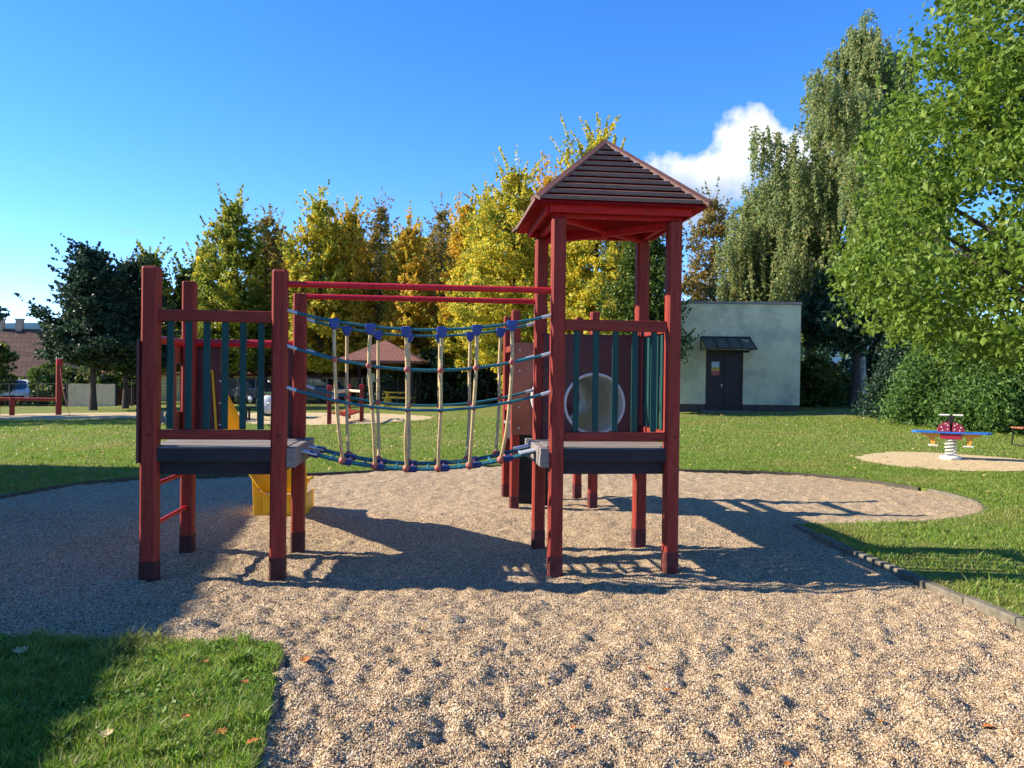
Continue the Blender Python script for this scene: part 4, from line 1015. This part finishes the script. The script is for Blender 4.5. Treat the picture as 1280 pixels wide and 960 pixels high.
# weeping birches
def birch(px, ytop, Y, rad, seed, label, strands, base_h=3.0, tr=.2, lobes=(), leaf=.12, twist=0.0, slim=.8):
    rg = np.random.default_rng(seed); top = at(px, ytop, Y); pos = (top.x, Y, float(terrain(top.x, Y))); h = top.z - pos[2]
    r = empty('weeping_birch', pos, 0.0, label, 'birch', 'weeping birches behind the hut')
    L = []; limbs = []; nl = 44
    def strand(p, ln):
        n = int(ln * 34 * (.6 + .8 * rg.random())) + 2; q = rg.random(n); sx, sy = rg.normal(0, .12, 2)
        L.append(np.stack([p[0] + sx * q + rg.normal(0, .05, n), p[1] + sy * q + rg.normal(0, .05, n), p[2] - q * ln + rg.normal(0, .04, n)], 1))
    ends = []
    for i in range(nl):
        t = (i + rg.random()) / nl; z0 = base_h + (h - base_h) * (.02 + .90 * t); a = i * 2.4 + rg.normal(0, .4)
        d = rad * (.45 + .7 * rg.random()) * (1 - t) ** slim * (1 if t > .12 else .8); rise = min(d * (.55 + .5 * rg.random()), h * .99 - z0)
        ends.append((a, d, z0, rise))
    for (lx_, ly_, lz_, lr) in lobes: d = math.hypot(lx_, ly_); ends.append((math.atan2(ly_, lx_), d, lz_ - d * .9, d * .9))
    for a, d, z0, rise in ends:
        f = lambda q: np.array([math.cos(a) * d * q, math.sin(a) * d * q, z0 + rise * (1 - (1 - q) ** 1.8)])
        limbs.append(((0, 0, z0), tuple(f(.97)), .05))
        for k in range(int(strands / nl * (.4 + d / rad))):
            q = .25 + .78 * rg.random() ** .8; p = f(q) + rg.normal(0, .22 + .14 * d / rad, 3) * np.array([1, 1, .5]); strand(p, min((.7 + 2.6 * rg.random() ** 1.3) * (.45 + .75 * d / rad), max(.4, p[2] - base_h * .45)))
    for k in range(26): q = rg.random(); strand(np.array([rg.normal(0, .12), rg.normal(0, .12), h * (.80 + .2 * q)]), .4 + .8 * rg.random())
    trunk_mesh(h * .96, tr, limbs, seed, M_BIRCH, r, (0, 0), .06)
    leaf_cloud('crown', np.concatenate(L, 0), leaf, LM_BIRCH, r, seed, up=.1, droop=1.5)
birch(1082, 6, 34, 5.2, 401, 'tallest weeping birch, its thin top above all the other trees', 3000, base_h=3.2, tr=.24, slim=.62, lobes=((-2.3, -.2, 14.2, .6), (-1.8, .3, 13.2, .6), (1.3, 0, 15.2, .5), (-2.9, 0, 10.6, .7)))
birch(985, 190, 38, 3.9, 402, 'lower round weeping birch rising directly behind the hut roof', 2300, base_h=2.6, tr=.18, slim=.6)
birch(940, 235, 39, 2.3, 403, 'small weeping birch at the left edge of the birch group', 950, base_h=2.4, tr=.13, slim=.6)
birch(1125, 110, 37, 3.6, 404, 'weeping birch half hidden by the large leafy tree on the right', 1000, base_h=2.6, tr=.17)
tree_px('dark_tree', 1072, 330, 33.5, 2.6, LM_DK, 405, 'dark tree with thick trunk right of the hut', base_h=2.9, n_clump=110, per=80, leaf=.2, prof='dome', trunk_r=.27, limbs=14)

# the large leafy tree on the right
def big_tree():
    rg = np.random.default_rng(77); Y = 12.2; X = 10.55; r = empty('leafy_tree', (X, Y, float(terrain(X, Y))), 0.0, 'large fresh green broadleaf tree filling the upper right corner', 'tree')
    C = []
    n = 520
    z = 2.35 + 8.85 * rg.random(n) ** .9; th = rg.random(n) * 2 * math.pi
    t = (z - 1.9) / 9.3
    Rz = np.where(t > .28, 4.7 * np.sqrt(np.clip(1 - (np.clip(t - .28, 0, 1) / .60) ** 2, .01, 1)), 4.7 * (1 - .25 * (1 - t / .28) ** 2))
    lob = 1 + .07 * np.sin(3 * th + 5 * t) + .05 * np.sin(5 * th - 9 * t + 1)
    rr = Rz * lob * (1 - .45 * rg.random(n) ** 1.7)
    C = np.stack([np.cos(th) * rr, np.sin(th) * rr, z], 1)
    n2 = 260; z2 = 2.2 + 6.6 * rg.random(n2); a2 = rg.random(n2) * 2 * math.pi; r2 = 3.6 * rg.random(n2) ** .6 * np.clip((10 - z2) / 6, .2, 1)
    C = np.concatenate([C, np.stack([np.cos(a2) * r2, np.sin(a2) * r2, z2], 1)], 0)
    low = np.array([[-3.7, -1.6, 2.2], [-3.0, -1.8, 1.95], [-2.6, -2.6, 2.0], [-2.0, -2.2, 1.65], [-3.3, -2.6, 2.4], [-1.5, -2.6, 1.5], [-4.6, -.6, 2.5], [-4.9, .2, 2.8], [-4.7, -.9, 3.2], [-5.0, .2, 3.5]])
    C = np.concatenate([C, low], 0)
    npc = (200 * (.5 + rg.random(len(C)))).astype(int); sz = .27 + .24 * rg.random(len(C))
    L = np.repeat(C, npc, 0); s = np.repeat(sz, npc); g = rg.standard_normal(L.shape); g /= np.maximum(1, np.linalg.norm(g, axis=1) / 1.9)[:, None]
    L += g * s[:, None] * np.array([.8, .8, .55])
    out = L[:, :2] / (np.linalg.norm(L[:, :2], axis=1)[:, None] + 1e-6)
    lm = []
    for i in rg.permutation(len(C))[:60]:
        c = C[i]; zb = max(1.7, c[2] - .75 * math.hypot(c[0], c[1])); lm.append(((0, 0, min(zb, 8)), tuple(c), .085))
    trunk_mesh(9.5, .27, lm, 77, M_BARK, r, (0, 0), .1)
    leaf_cloud('crown', L, .106 * (.7 + .6 * rg.random(len(L))), LM_BIG, r, 78, up=.3, droop=.9, aspect=.36)
big_tree()

# thuja hedge and shrubs on the right
TH = 'thuja row along the right side of the lawn'
for i, (px, yt, Y, rd, lab) in enumerate([(1132, 400, 27, 1.0, 'narrow dark thuja at the left end of the thuja row'), (1172, 432, 24.5, 1.25, 'thuja directly behind the spring rider'),
                                          (1222, 418, 23.5, 1.4, 'thuja right of the spring rider, under the leafy tree'), (1275, 410, 22.5, 1.5, 'thuja behind the backless bench at the picture edge')]):
    tree_px('thuja', px, yt, Y, rd, LM_THUJA if i else LM_DK, 500 + i, lab, base_h=.05, n_clump=150, per=110, leaf=.13, prof='column', cat='thuja', group=TH, trunk_r=.08, clump=.42, flat=1.2, limbs=4, droop=-1.0, aspect=.28, bias=.3)  # leftmost thuja takes the dark green leaf colours
SH = 'shrubs right of the hut'
for i, (px, yt, Y, rd, m, lab) in enumerate([(1018, 448, 35, 1.1, LM_SHRUB, 'sunlit green shrub at the right corner of the hut'), (1045, 462, 37, 1.2, LM_SHRUB, 'low yellowish shrub left of the thick dark trunk'),
                                             (1098, 440, 39, 1.5, LM_DK, 'dark shrub right of the thick trunk by the green fence')]):
    tree_px('shrub', px, yt, Y, rd, m, 520 + i, lab, base_h=.1, n_clump=50, per=90, leaf=.16, prof='dome', cat='shrub', group=SH, trunk_r=.05, clump=.4, limbs=6)
# bushes by the house on the left, and the tree just outside the picture
LH = 'bushes in front of the brown-roofed house'
for i, (px, yt, Y, rd, m, lab) in enumerate([(0, 432, 45, 1.0, LM_SHRUB, 'tall pale green bush before the brown tiled roof'), (62, 456, 52, 1.6, LM_DKY, 'dark low bush beside the white car'),
                                             (84, 462, 46, 1.5, LM_SHRUB, 'sunlit bush left of the plank fence'), (112, 462, 46, 1.6, LM_SHRUB, 'light green bush looking over the plank fence'), (160, 466, 47, 1.3, LM_SHRUB, 'light green bush above the brown gate')]):
    tree_px('bush', px, yt, Y, rd, m, 540 + i, lab, base_h=.1, n_clump=60, per=80, leaf=.2, prof='dome', cat='bush', group=LH, trunk_r=.05, clump=.5, limbs=6)
x = -24.0; crown_tree('dark_tree', (x, 27.5, float(terrain(x, 27.5))), 9.0, 4.2, 3.0, LM_DK, 560, n_clump=150, per=100, leaf=.22, prof='dome', label='dark tree at the left picture edge, only a branch tip showing', trunk_r=.22, flat=.5)
# far belt of trees closing the view
FB = 'far trees behind the houses'
for i in range(16):
    px = -60 + i * 90; Y = 75 + (i * 37) % 17
    if px < 90: continue
    tree_px('far_tree', px, 372 + (i * 53) % 40, Y, 4.4, LM_DKY if i % 3 else LM_DK, 600 + i, 'green tree far behind the back row of trees', base_h=.5, n_clump=70, per=60, leaf=.5, prof='dome', clump=1.2, group=FB, limbs=6)

# ------------------------------------------------------------------ houses, fences, cars in the background
def tiles(name, c1, c2, sc=3.2):
    def b(k):
        br = k.N('ShaderNodeTexBrick'); br.inputs['Scale'].default_value = sc; br.inputs['Mortar Size'].default_value = .03; br.inputs['Color1'].default_value = (*c1, 1); br.inputs['Color2'].default_value = (*c2, 1); br.inputs['Mortar'].default_value = (*mul(c1, .3), 1)
        br.inputs['Brick Width'].default_value = .45; br.inputs['Row Height'].default_value = .55
        k.L(k.coord(), br.inputs['Vector']); n = k.noise(k.coord(), 1.5, 5)
        c = k.mixc(k.ramp(n, [(.4, (0, 0, 0)), (.8, (.25,) * 3)]), br.outputs[0], mul(c2, 1.3))
        return k.bsdf(c, .9, k.bump(br.outputs[1], -.6, .03), .3)
    return mat(name, b)
M_TILE = tiles('brown_roof_tiles', (.055, .028, .022), (.10, .05, .038), 1.25); M_TILE2 = tiles('red_roof_tiles', (.20, .075, .055), (.26, .10, .07))
def stucco(name, c): return plain(name, c, .9, .12, 2.5, .2, bump=.2)
def house(name, pos, w, d, hw, hr, rz, m_wall, m_roof, label, cat='house', chimneys=(), windows=(), over=.4):
    r = empty(name, pos, rz, label, cat); hx, hy = w / 2, d / 2
    m = MB(); m.bb(-hx, hx, -hy, hy, -.6, hw); m.prism([(-hy, hw), (hy, hw), (0, hw + hr - .05)], 'x', -hx, hx); m.build('wall', m_wall, r)
    ro_ = MB(); sl_ = hr / hy; o = over
    for s in (-1, 1):
        e = s * (hy + o); V = [(-hx - o, e, hw - o * sl_), (hx + o, e, hw - o * sl_), (hx + o, 0, hw + hr), (-hx - o, 0, hw + hr)]
        ro_.add(V + [(a, b, c + .14) for a, b, c in V], [(0, 1, 2, 3), (7, 6, 5, 4), (0, 4, 5, 1), (1, 5, 6, 2), (2, 6, 7, 3), (3, 7, 4, 0)])
    rf = ro_.build('roof', m_roof, r)
    for cx, cy in chimneys:
        c = MB(); zc = hw + hr - abs(cy) * sl_; c.bb(cx - .22, cx + .22, cy - .22, cy + .22, zc - .6, zc + .85); c.bb(cx - .27, cx + .27, cy - .27, cy + .27, zc + .85, zc + .95); c.build('chimney', stucco('chimney_render', (.40, .30, .22)), rf)
    gm = plain('window_glass_dark', (.03, .035, .04), .1, .1, 3, .6)
    for wx, wz, ww, wh, side in windows:
        f = MB(); y = side * (hy + .02); f.bb(wx - ww / 2 - .07, wx + ww / 2 + .07, y - .03, y + .03, wz - .07, wz + wh + .07); fo = f.build('window', M_WHITE, r)
        g = MB(); g.bb(wx - ww / 2, wx - .03, y + side * .02 - .02, y + side * .035 + .0, wz, wz + wh); g.bb(wx + .03, wx + ww / 2, y + side * .02 - .02, y + side * .035, wz, wz + wh); g.build('pane', gm, fo)
    return r
g = gpos(-8, 62)
house('house', (g.x + .6, 62, g.z - .6), 12.5, 8, 2.6, 3.4, 0.05, stucco('pink_render', (.50, .33, .27)), M_TILE, 'house with brown tiled roof and chimneys at the far left', chimneys=((1.4, 0), (-.05, 0)), windows=((2.6, .9, 1.0, 1.1, -1), (-1.6, .9, 1.0, 1.1, -1)))
g = gpos(308, 54)
bw = stucco('cream_render', (.74, .60, .32))
house('bungalow', (g.x, 54.5, g.z - .5), 16.5, 6, 2.3, 1.3, 0.0, bw, M_TILE2, 'long low cream bungalow behind the wire fence', 'bungalow', windows=((-6.6, .9, 1.2, .9, -1), (6.4, .9, 1.2, .9, -1)))
# block on the left, outside the picture, whose shadow lies across the lower left corner
def block():
    H = 5.4; k_ = 1 / math.tan(SUN_EL); off = Vector((sun_h.x, sun_h.y, 0)) * (H * k_)
    e = Vector((-3.72, 12.9, 0)) + off; f_ = Vector((-1.27, 1.0, 0)) + off; d = (e - f_).normalized(); f_ = e - d * 19
    n = Vector((-d.y, d.x, 0)); c = (e + f_) / 2 + n * 4.0; rz = math.atan2(d.y, d.x)
    r = empty('flat_block', (c.x, c.y, 0), rz, 'flat-roofed rendered building to the left of the playground', 'building')
    m = MB(); m.bb(-9.5, 9.5, -4, 4, -.4, H - .15); m.build('wall', stucco('block_render', (.55, .52, .44)), r)
    m = MB(); m.bb(-9.5, 9.5, -4, 4, H - .15, H); m.build('roof', plain('block_roof', (.15, .15, .15), .8), r)
    for i in range(5):
        x = -7.6 + i * 3.8
        for z in (1.0,):
            f = MB(); f.bb(x - .8, x + .8, -4.05, -3.99, z, z + 1.5); fo = f.build('window', M_WHITE, r); g_ = MB(); g_.bb(x - .72, x - .03, -4.07, -4.04, z + .08, z + 1.42); g_.bb(x + .03, x + .72, -4.07, -4.04, z + .08, z + 1.42); g_.build('pane', plain('block_glass', (.03, .035, .04), .08), fo)
block()

def plank_fence():
    a, b = gpos(83, 43), gpos(146, 43); r = empty('plank_fence', ((a.x + b.x) / 2, 43, a.z), 0.0, 'pale grey plank fence behind the trunks of the dark trees', 'fence')
    w = (b.x - a.x) / 2; H = 1.25; m = MB(); n = 22
    for i in range(n):
        x = -w + 2 * w * (i + .5) / n; m.box((x, random.Random(i).uniform(-.006, .006), H / 2), (2 * w / n - .012, .022, H + random.Random(i).uniform(-.02, .02)))
    m.build('planks', raw_wood('pale_planks', (.85, .63, .40), grain=(20, 20, 1.5)), r)
    for i in range(3):
        x = -w + w * i; m = MB(); m.bb(x - .05, x + .05, -.08, -.012, -.3, H + .05); m.build('post', M_BEAM, r)
plank_fence()
def brown_gate():
    a, b = gpos(147, 43.3), gpos(168, 43.3); r = empty('plank_gate', ((a.x + b.x) / 2, 43.3, a.z), 0.0, 'low red-brown plank gate between the grey fence and the bungalow', 'gate'); w = (b.x - a.x) / 2; m = MB()
    for i in range(8): x = -w + 2 * w * (i + .5) / 8; m.box((x, 0, .48), (2 * w / 8 - .02, .025, .98))
    m.build('planks', raw_wood('brown_planks', (.10, .04, .03), grain=(20, 20, 1.5)), r)
    m = MB(); m.bb(-w, w, .0135, .05, .2, .28); m.bb(-w, w, .0135, .05, .72, .8); m.build('cross_rail', M_BEAM, r)
brown_gate()
def wire_fence(pxa, pxb, Y, label, H=1.45, col=(.03, .035, .035), n=10, infill=None):
    a, b = gpos(pxa, Y), gpos(pxb, Y); L = b.x - a.x; r = empty('wire_fence', (a.x, Y, a.z), 0.0, label, 'fence'); mm = plain('fence_wire', col, .5)
    dz = b.z - a.z
    for i in range(n + 1): t = i / n; m = MB(); m.tube([(L * t, 0, dz * t - .3), (L * t, 0, dz * t + H)], .03, 6); m.build('post', mm, r)
    m = MB()
    for k_ in range(8): z = .1 + (H - .15) * k_ / 7; m.tube([(0, .035, z), (L, .035, dz + z)], .006 if 0 < k_ < 7 else .012, 4)
    nv = int(L / .25)
    for i in range(nv): x = L * i / nv; m.tube([(x, .035, dz * i / nv + .05), (x, .035, dz * i / nv + H - .05)], .004, 3)
    m.build('mesh', mm, r)
wire_fence(165, 520, 41.5, 'dark wire mesh fence before the cream bungalow', n=16)
wire_fence(1002, 1150, 39.5, 'green wire mesh fence right of the hut', 1.5, (.02, .10, .075), n=4)
wire_fence(-60, 84, 42.5, 'dark wire mesh fence before the white car', 1.3, n=4)
def picket():
    a, b = gpos(486, 44), gpos(560, 44); r = empty('picket_fence', (a.x, 44, a.z), 0.0, 'dark picket fence behind the yellow table of the gazebo', 'fence'); L = b.x - a.x; m = MB()
    n = 26
    for i in range(n): m.box((L * (i + .5) / n, 0, .5), (.07, .02, 1.0))
    m.build('pickets', M_BEAM, r); m = MB(); m.bb(0, L, .0115, .05, .25, .32); m.bb(0, L, .0115, .05, .75, .82); m.build('cross_rail', M_BEAM, r)
picket()

def gazebo():
    Y = 41.0; c = gpos(481, Y); r = empty('gazebo', (c.x, Y, c.z), 0.0, 'small wooden gazebo with reddish brown hipped roof beyond the rope bridge', 'gazebo')
    zE = at(480, 450.5, Y - 2.2).z - c.z; zA = at(480, 425, Y).z - c.z; hw = (at(533, 450, Y - 2.2).x - at(424, 450, Y - 2.2).x) / 2
    mr = tiles('gazebo_shingle', (.17, .075, .06), (.21, .09, .07), 2.2)
    m = MB(); q = [(-hw, -hw), (hw, -hw), (hw, hw), (-hw, hw)]
    V = [(x, y, zE) for x, y in q] + [(x, y, zE - .12) for x, y in q] + [(0, 0, zA)]
    m.add(V, [(0, 1, 8), (1, 2, 8), (2, 3, 8), (3, 0, 8), (0, 4, 5, 1), (1, 5, 6, 2), (2, 6, 7, 3), (3, 7, 4, 0), (7, 6, 5, 4)]); m.build('roof', mr, r)
    for sx in (-1, 1):
        for sy in (-1, 1): m = MB(); m.bb(sx * hw * .76 - .07, sx * hw * .76 + .07, sy * hw * .76 - .07, sy * hw * .76 + .07, -.2, zE - .12); m.build('post', M_BEAM, r)
    for sy in (1,):
        m = MB()
        for z in (.35, .6, .85): m.bb(-hw * .72, hw * .72, sy * hw * .76 - .02, sy * hw * .76 + .02, z, z + .1)
        m.build('railing', M_BEAM, r)
    t = empty('garden_table', (c.x + .9, Y - .9, c.z), 0.0, 'yellow wooden table at the front of the gazebo', 'table'); my = plain('yellow_table_paint', (.62, .40, .03), .5)
    m = MB(); m.bb(-.75, .75, -.35, .35, .66, .72); m.build('tabletop', my, t)
    for sx in (-1, 1): m = MB(); m.bb(sx * .6 - .07, sx * .6 + .07, -.25, .25, 0, .66); m.build('leg', my, t)
    for sy in (-1, 1):
        b = empty('garden_bench', (c.x + .9, Y - .9 + sy * .75, c.z), 0.0, 'yellow bench in front of the yellow gazebo table' if sy < 0 else 'yellow bench behind the yellow gazebo table', 'bench')
        m = MB(); m.bb(-.75, .75, -.14, .14, .40, .45); m.build('seat', my, b)
        for sx in (-1, 1): m = MB(); m.bb(sx * .6 - .05, sx * .6 + .05, -.12, .12, 0, .40); m.build('leg', my, b)
gazebo()
def net_frame():
    p = hit(411.5, 531); Y = p.y; q = hit(436, 524); s = hit(452, 527.5); r = empty('net_frame', tuple(p), 0.0, 'low red-posted climbing frame with red net on the gravel round beyond the bridge', 'climbing frame')
    tops = []
    for o in (p, q, s):
        d = o - p; h = 1.22; m = MB(); m.bb(d.x - .06, d.x + .06, d.y - .06, d.y + .06, d.z - .3, d.z + h); po = m.build('post', M_POST, r, .012); tops.append(d + Vector((0, 0, h)))
        m = MB(); m.bb(d.x - .065, d.x + .065, d.y - .065, d.y + .065, d.z + h - .12, d.z + h + .01); m.build('cap', M_BAR, po, .012)
    cr_ = plain('cream_beam', (.55, .45, .28), .7)
    for a, b in ((0, 1), (1, 2)):
        A, B = tops[a] - Vector((0, 0, .22)), tops[b] - Vector((0, 0, .22)); m = MB(); m.tube([A, B], .045, 8); m.build('beam', cr_, r)
    m = MB()
    A, B, C_ = tops[0] - Vector((0, 0, .85)), tops[1] - Vector((0, 0, .85)), tops[2] - Vector((0, 0, .85))
    for i in range(9):
        t = i / 8
        for (a, b) in ((A.lerp(B, t), C_), (A.lerp(C_, t), B), (B.lerp(C_, t), A)):
            m.tube([a, (a + b) / 2 - Vector((0, 0, .14)), b], .014, 4)
    m.build('net', plain('red_rope', (.50, .09, .05), .7), r)
net_frame()
def balance_frame():
    p = hit(73, 519); r = empty('balance_frame', tuple(p), 0.0, 'tall red-capped post with low timber beam and short posts at far left', 'balance beam')
    h = at(73, 449, p.y).z - p.z; m = MB(); m.tube([(0, 0, -.3), (.02, 0, h)], .11, 12); po = m.build('post', M_POST, r); m = MB(); m.tube([(.02, 0, h - .22), (.02, 0, h + .01)], .115, 12); m.build('cap', M_BAR, po)
    zb = at(60, 499, p.y).z - p.z; m = MB(); m.tube([(-.1, 0, zb), (-3.2, -.4, zb)], .07, 10); m.build('beam', M_POST, r)
    for x, y in ((-1.75, -.22), (-2.3, -.28), (-3.1, -.38)): m = MB(); m.tube([(x, y, -.3), (x, y, zb + .06)], .10, 10); m.build('short_post', M_POST, r)
    m = MB(); m.tube([(.05, -.05, h - .1), (.35, -.3, h * .45), (.8, -.6, .02)], .012, 5); m.build('rope', plain('orange_rope', (.45, .16, .08), .7), r)
balance_frame()
for i, (px, lab) in enumerate(((201.5, 'left of two short grey timber stumps on the far gravel'), (209, 'right of two short grey timber stumps on the far gravel'))):
    p = hit(px, 530.5); m = MB(); m.tube([(0, 0, -.2), (0, 0, .40), (0, 0, .42)], [.075, .075, .06], 10); o = m.build('timber_stump', raw_wood('grey_stump_wood', (.20, .19, .18)), loc=tuple(p)); tag(o, lab, 'stump', 'short timber stumps')
def low_table():
    p = hit(317, 526); r = empty('low_table', tuple(p), 0.0, 'small dark four-legged table on the far gravel seen between teal slats', 'table')
    m = MB(); m.bb(-.28, .28, -.22, .22, .44, .49); m.build('tabletop', M_BEAM, r, .004)
    for sx in (-1, 1):
        for sy in (-1, 1): m = MB(); m.bb(sx * .2 - .03, sx * .2 + .03, sy * .15 - .03, sy * .15 + .03, -.05, .44); m.build('leg', M_BEAM, r)
low_table()
def crawl():
    p = hit(336, 524); r = empty('crawl_tunnel', (p.x, p.y + .4, p.z), 0.0, 'green crawl tunnel with round white end and grey board on the far gravel', 'play tunnel')
    gm = plain('tunnel_green', (.02, .14, .07), .45)
    m = MB(); m.lathe([(.42, -.5), (.44, -.2), (.42, .1), (.44, .5), (.42, .9)], (0, 0, .52), 24, 'y'); o = m.build('tube', gm, r); md = o.modifiers.new('shell', 'SOLIDIFY'); md.thickness = .02
    m = MB(); m.lathe([(.0001, -.62), (.18, -.60), (.30, -.54), (.33, -.50)], (0, 0, .52), 24, 'y'); m.build('end_dome', M_WHITE, r)
    m = MB(); m.bb(.28, .52, -.70, -.66, .0, 1.05); m.build('board', plain('grey_board', (.32, .34, .34), .6), r, .01)
crawl()
def car(pos, rz, label, col, van=False):
    r = empty('parked_car', pos, rz, label, 'car', None); body = plain('car_paint', col, .25, .03, 3, .6); gl = plain('car_glass', (.05, .065, .075), .06, .1, 3, .7)
    H = 1.75 if van else 1.46; L = 2.1
    lo = [(-L, .35), (-L, .78), (-L + .1, .92), (-1.1, .98), (1.55, .95), (L, .85), (L + .02, .35)]
    m = MB(); m.prism(lo, 'x', -.84, .84); m.build('body', body, r, .07, 3)
    up_ = [(-1.25, .95), (-.45, H - .03), (.2, H), (1.3, H - .05), (1.95, .93)]
    m = MB(); m.prism(up_, 'x', -.70, .70); cab = m.build('windows', gl, r, .05)
    m = MB(); m.prism([(-.50, H - .05), (-.40, H), (.2, H + .025), (1.28, H - .02), (1.36, H - .08)], 'x', -.71, .71); m.build('roof', body, r, .03)
    for sx in (-1, 1):
        m = MB(); m.tube([(sx * .70, -1.28, .95), (sx * .70, -.46, H - .03)], .035, 6); m.tube([(sx * .705, .25, .95), (sx * .705, .22, H)], .03, 6); m.tube([(sx * .70, 1.95, .93), (sx * .70, 1.3, H - .05)], .05, 6); m.build('pillar', body, r)
        m = MB(); m.box((sx * .62, -L - .0, .70), (.34, .08, .14)); m.build('headlight', M_WHITE, r, .02)
        for y in (-1.3, 1.3):
            m = MB(); m.lathe([(.0001, -.10), (.26, -.10), (.32, -.07), (.32, .07), (.26, .10), (.0001, .10)], (sx * .76, y, .32), 20, 'x'); w_ = m.build('wheel', M_BLACK, r); m = MB(); m.lathe([(.0001, sx * .105), (.19, sx * .105), (.20, sx * .095)], (sx * .76, y, .32), 16, 'x'); m.build('rim', M_STEEL, w_)
    m = MB(); m.box((0, -L - .03, .52), (1.1, .06, .16)); m.build('grille', M_BLACK, r, .02)
    return r
g = gpos(17, 46.5); car((g.x, 46.5, g.z), .55, 'white parked car behind the wire fence at the far left', (.75, .77, .80))
g = gpos(313, 45.5); car((g.x, 45.5, g.z), .9, 'grey parked car seen between the teal slats of the open tower', (.045, .05, .06))
g = gpos(396, 45.5); car((g.x, 45.5, g.z), 1.4, 'dark blue parked car under the trees left of the gazebo', (.02, .03, .07))

# hills on the far horizon
def hills():
    xs_ = np.linspace(-5200, 5200, 140); V = []; n = len(xs_)
    h = 190 + 120 * vnoise(xs_, xs_ * 0, 900, 31) + 60 * vnoise(xs_, xs_ * 0, 300, 32)
    for y, f in ((3000, 0.0), (3500, 1.0), (4200, .8)):
        V += [(x, y, -20 + (hh + 20) * f) for x, hh in zip(xs_, h)]
    Fc = [(r_ * n + i, r_ * n + i + 1, (r_ + 1) * n + i + 1, (r_ + 1) * n + i) for r_ in range(2) for i in range(n - 1)]
    tag(MB().add(V, Fc, True).build('hills', plain('haze_blue_forest', (.05, .10, .15), 1.0, .25, .004, 0)), kind='structure')  # blue of distant haze painted into the forest colour
hills()

tag(leaf_cloud('clover', CLOVER, .021, leaf_mat('clover_leaves', [(.09, .19, .02), (.13, .25, .03), (.18, .30, .05)], trans=.4, rough=.45), None, 12, up=1.0, aspect=.46), kind='stuff')
# ------------------------------------------------------------------ fallen leaves
M_FALL = plain('fallen_leaf', (.36, .13, .035), .7, .35, 14, .2); M_FALL2 = plain('fallen_leaf_pale', (.44, .33, .18), .7, .3, 14, .2)
def leaf_obj(px, py, s, rz, m, label, group):
    d = ray(px, py); k_ = (EYE - .03) / -d.z; x, y = d.x * k_, d.y * k_
    z = float(gravel_h(np.array([x]), np.array([y]))[0]) + .012 if sdf([x], [y])[0] < 0 else LAWN + .035
    mb = MB(); out = [(0, -.5), (.25, -.32), (.46, -.12), (.30, .02), (.38, .26), (.16, .24), (0, .55), (-.17, .24), (-.40, .24), (-.28, 0), (-.46, -.14), (-.24, -.33)]
    V = [(u * s, v * s, .35 * s * (u * u * 2 + .4 * v * v)) for u, v in out]; V = [(0, 0, -.02 * s)] + V
    mb.add(V, [(0, i + 1, (i + 1) % 12 + 1) for i in range(12)])
    o = mb.build('fallen_leaf', m, loc=(x, y, z)); o.rotation_euler = (.12, -.1, rz); tag(o, label, 'leaf', group)
    return o
rg = random.Random(5)
for px, py, s in ((812, 828, .045), (1236, 903, .06), (834, 855, .04), (985, 937, .04), (580, 783, .04), (986, 716, .04), (716, 905, .03), (1100, 890, .045), (530, 785, .03)):
    leaf_obj(px, py, s, rg.random() * 6, M_FALL, 'small dry orange leaf lying on the sunlit gravel', 'dry leaves on the gravel')
leaf_obj(381, 827, .07, .4, M_FALL, 'bright orange leaf on the gravel at the corner of the near grass', 'dry leaves on the gravel')
for px, py, s in ((256, 836, .055), (316, 938, .06), (276, 926, .06), (232, 906, .05), (306, 862, .05)):
    leaf_obj(px, py, s, rg.random() * 6, M_FALL, 'brown dry leaf lying in the sunlit part of the near grass', 'dry leaves on the near grass')
leaf_obj(25, 822, .09, .9, M_FALL2, 'pale dry leaf in the shaded part of the near grass, top left', 'dry leaves on the near grass'); leaf_obj(133, 928, .07, .3, M_FALL2, 'pale dry leaf in the shaded part of the near grass, lower down', 'dry leaves on the near grass')
# yellow litter strewn over the lawn
def litter():
    r_ = np.random.default_rng(9); n = 2800; x, y = scatter(-17, 17, 9.5, 30, n, 55, .5); d = np.full(x.shape, 9.0); nn = (np.abs(x) < 8) & (y < 15); d[nn] = sdf(x[nn], y[nn]); k_ = (d > .05) & (r_.random(len(x)) < .25 + .75 * (vnoise(x, y, 3.0, 8) > 0)); x, y = x[k_], y[k_]
    o = leaf_cloud('leaf_litter', np.stack([x, y, terrain(x, y) + .045], 1), .062, leaf_mat('litter_leaves', [(.50, .38, .10), (.40, .22, .06), (.55, .48, .22), (.32, .20, .08)], trans=.2), None, 10, up=1.2, aspect=.4)
    tag(o, kind='stuff')
litter()
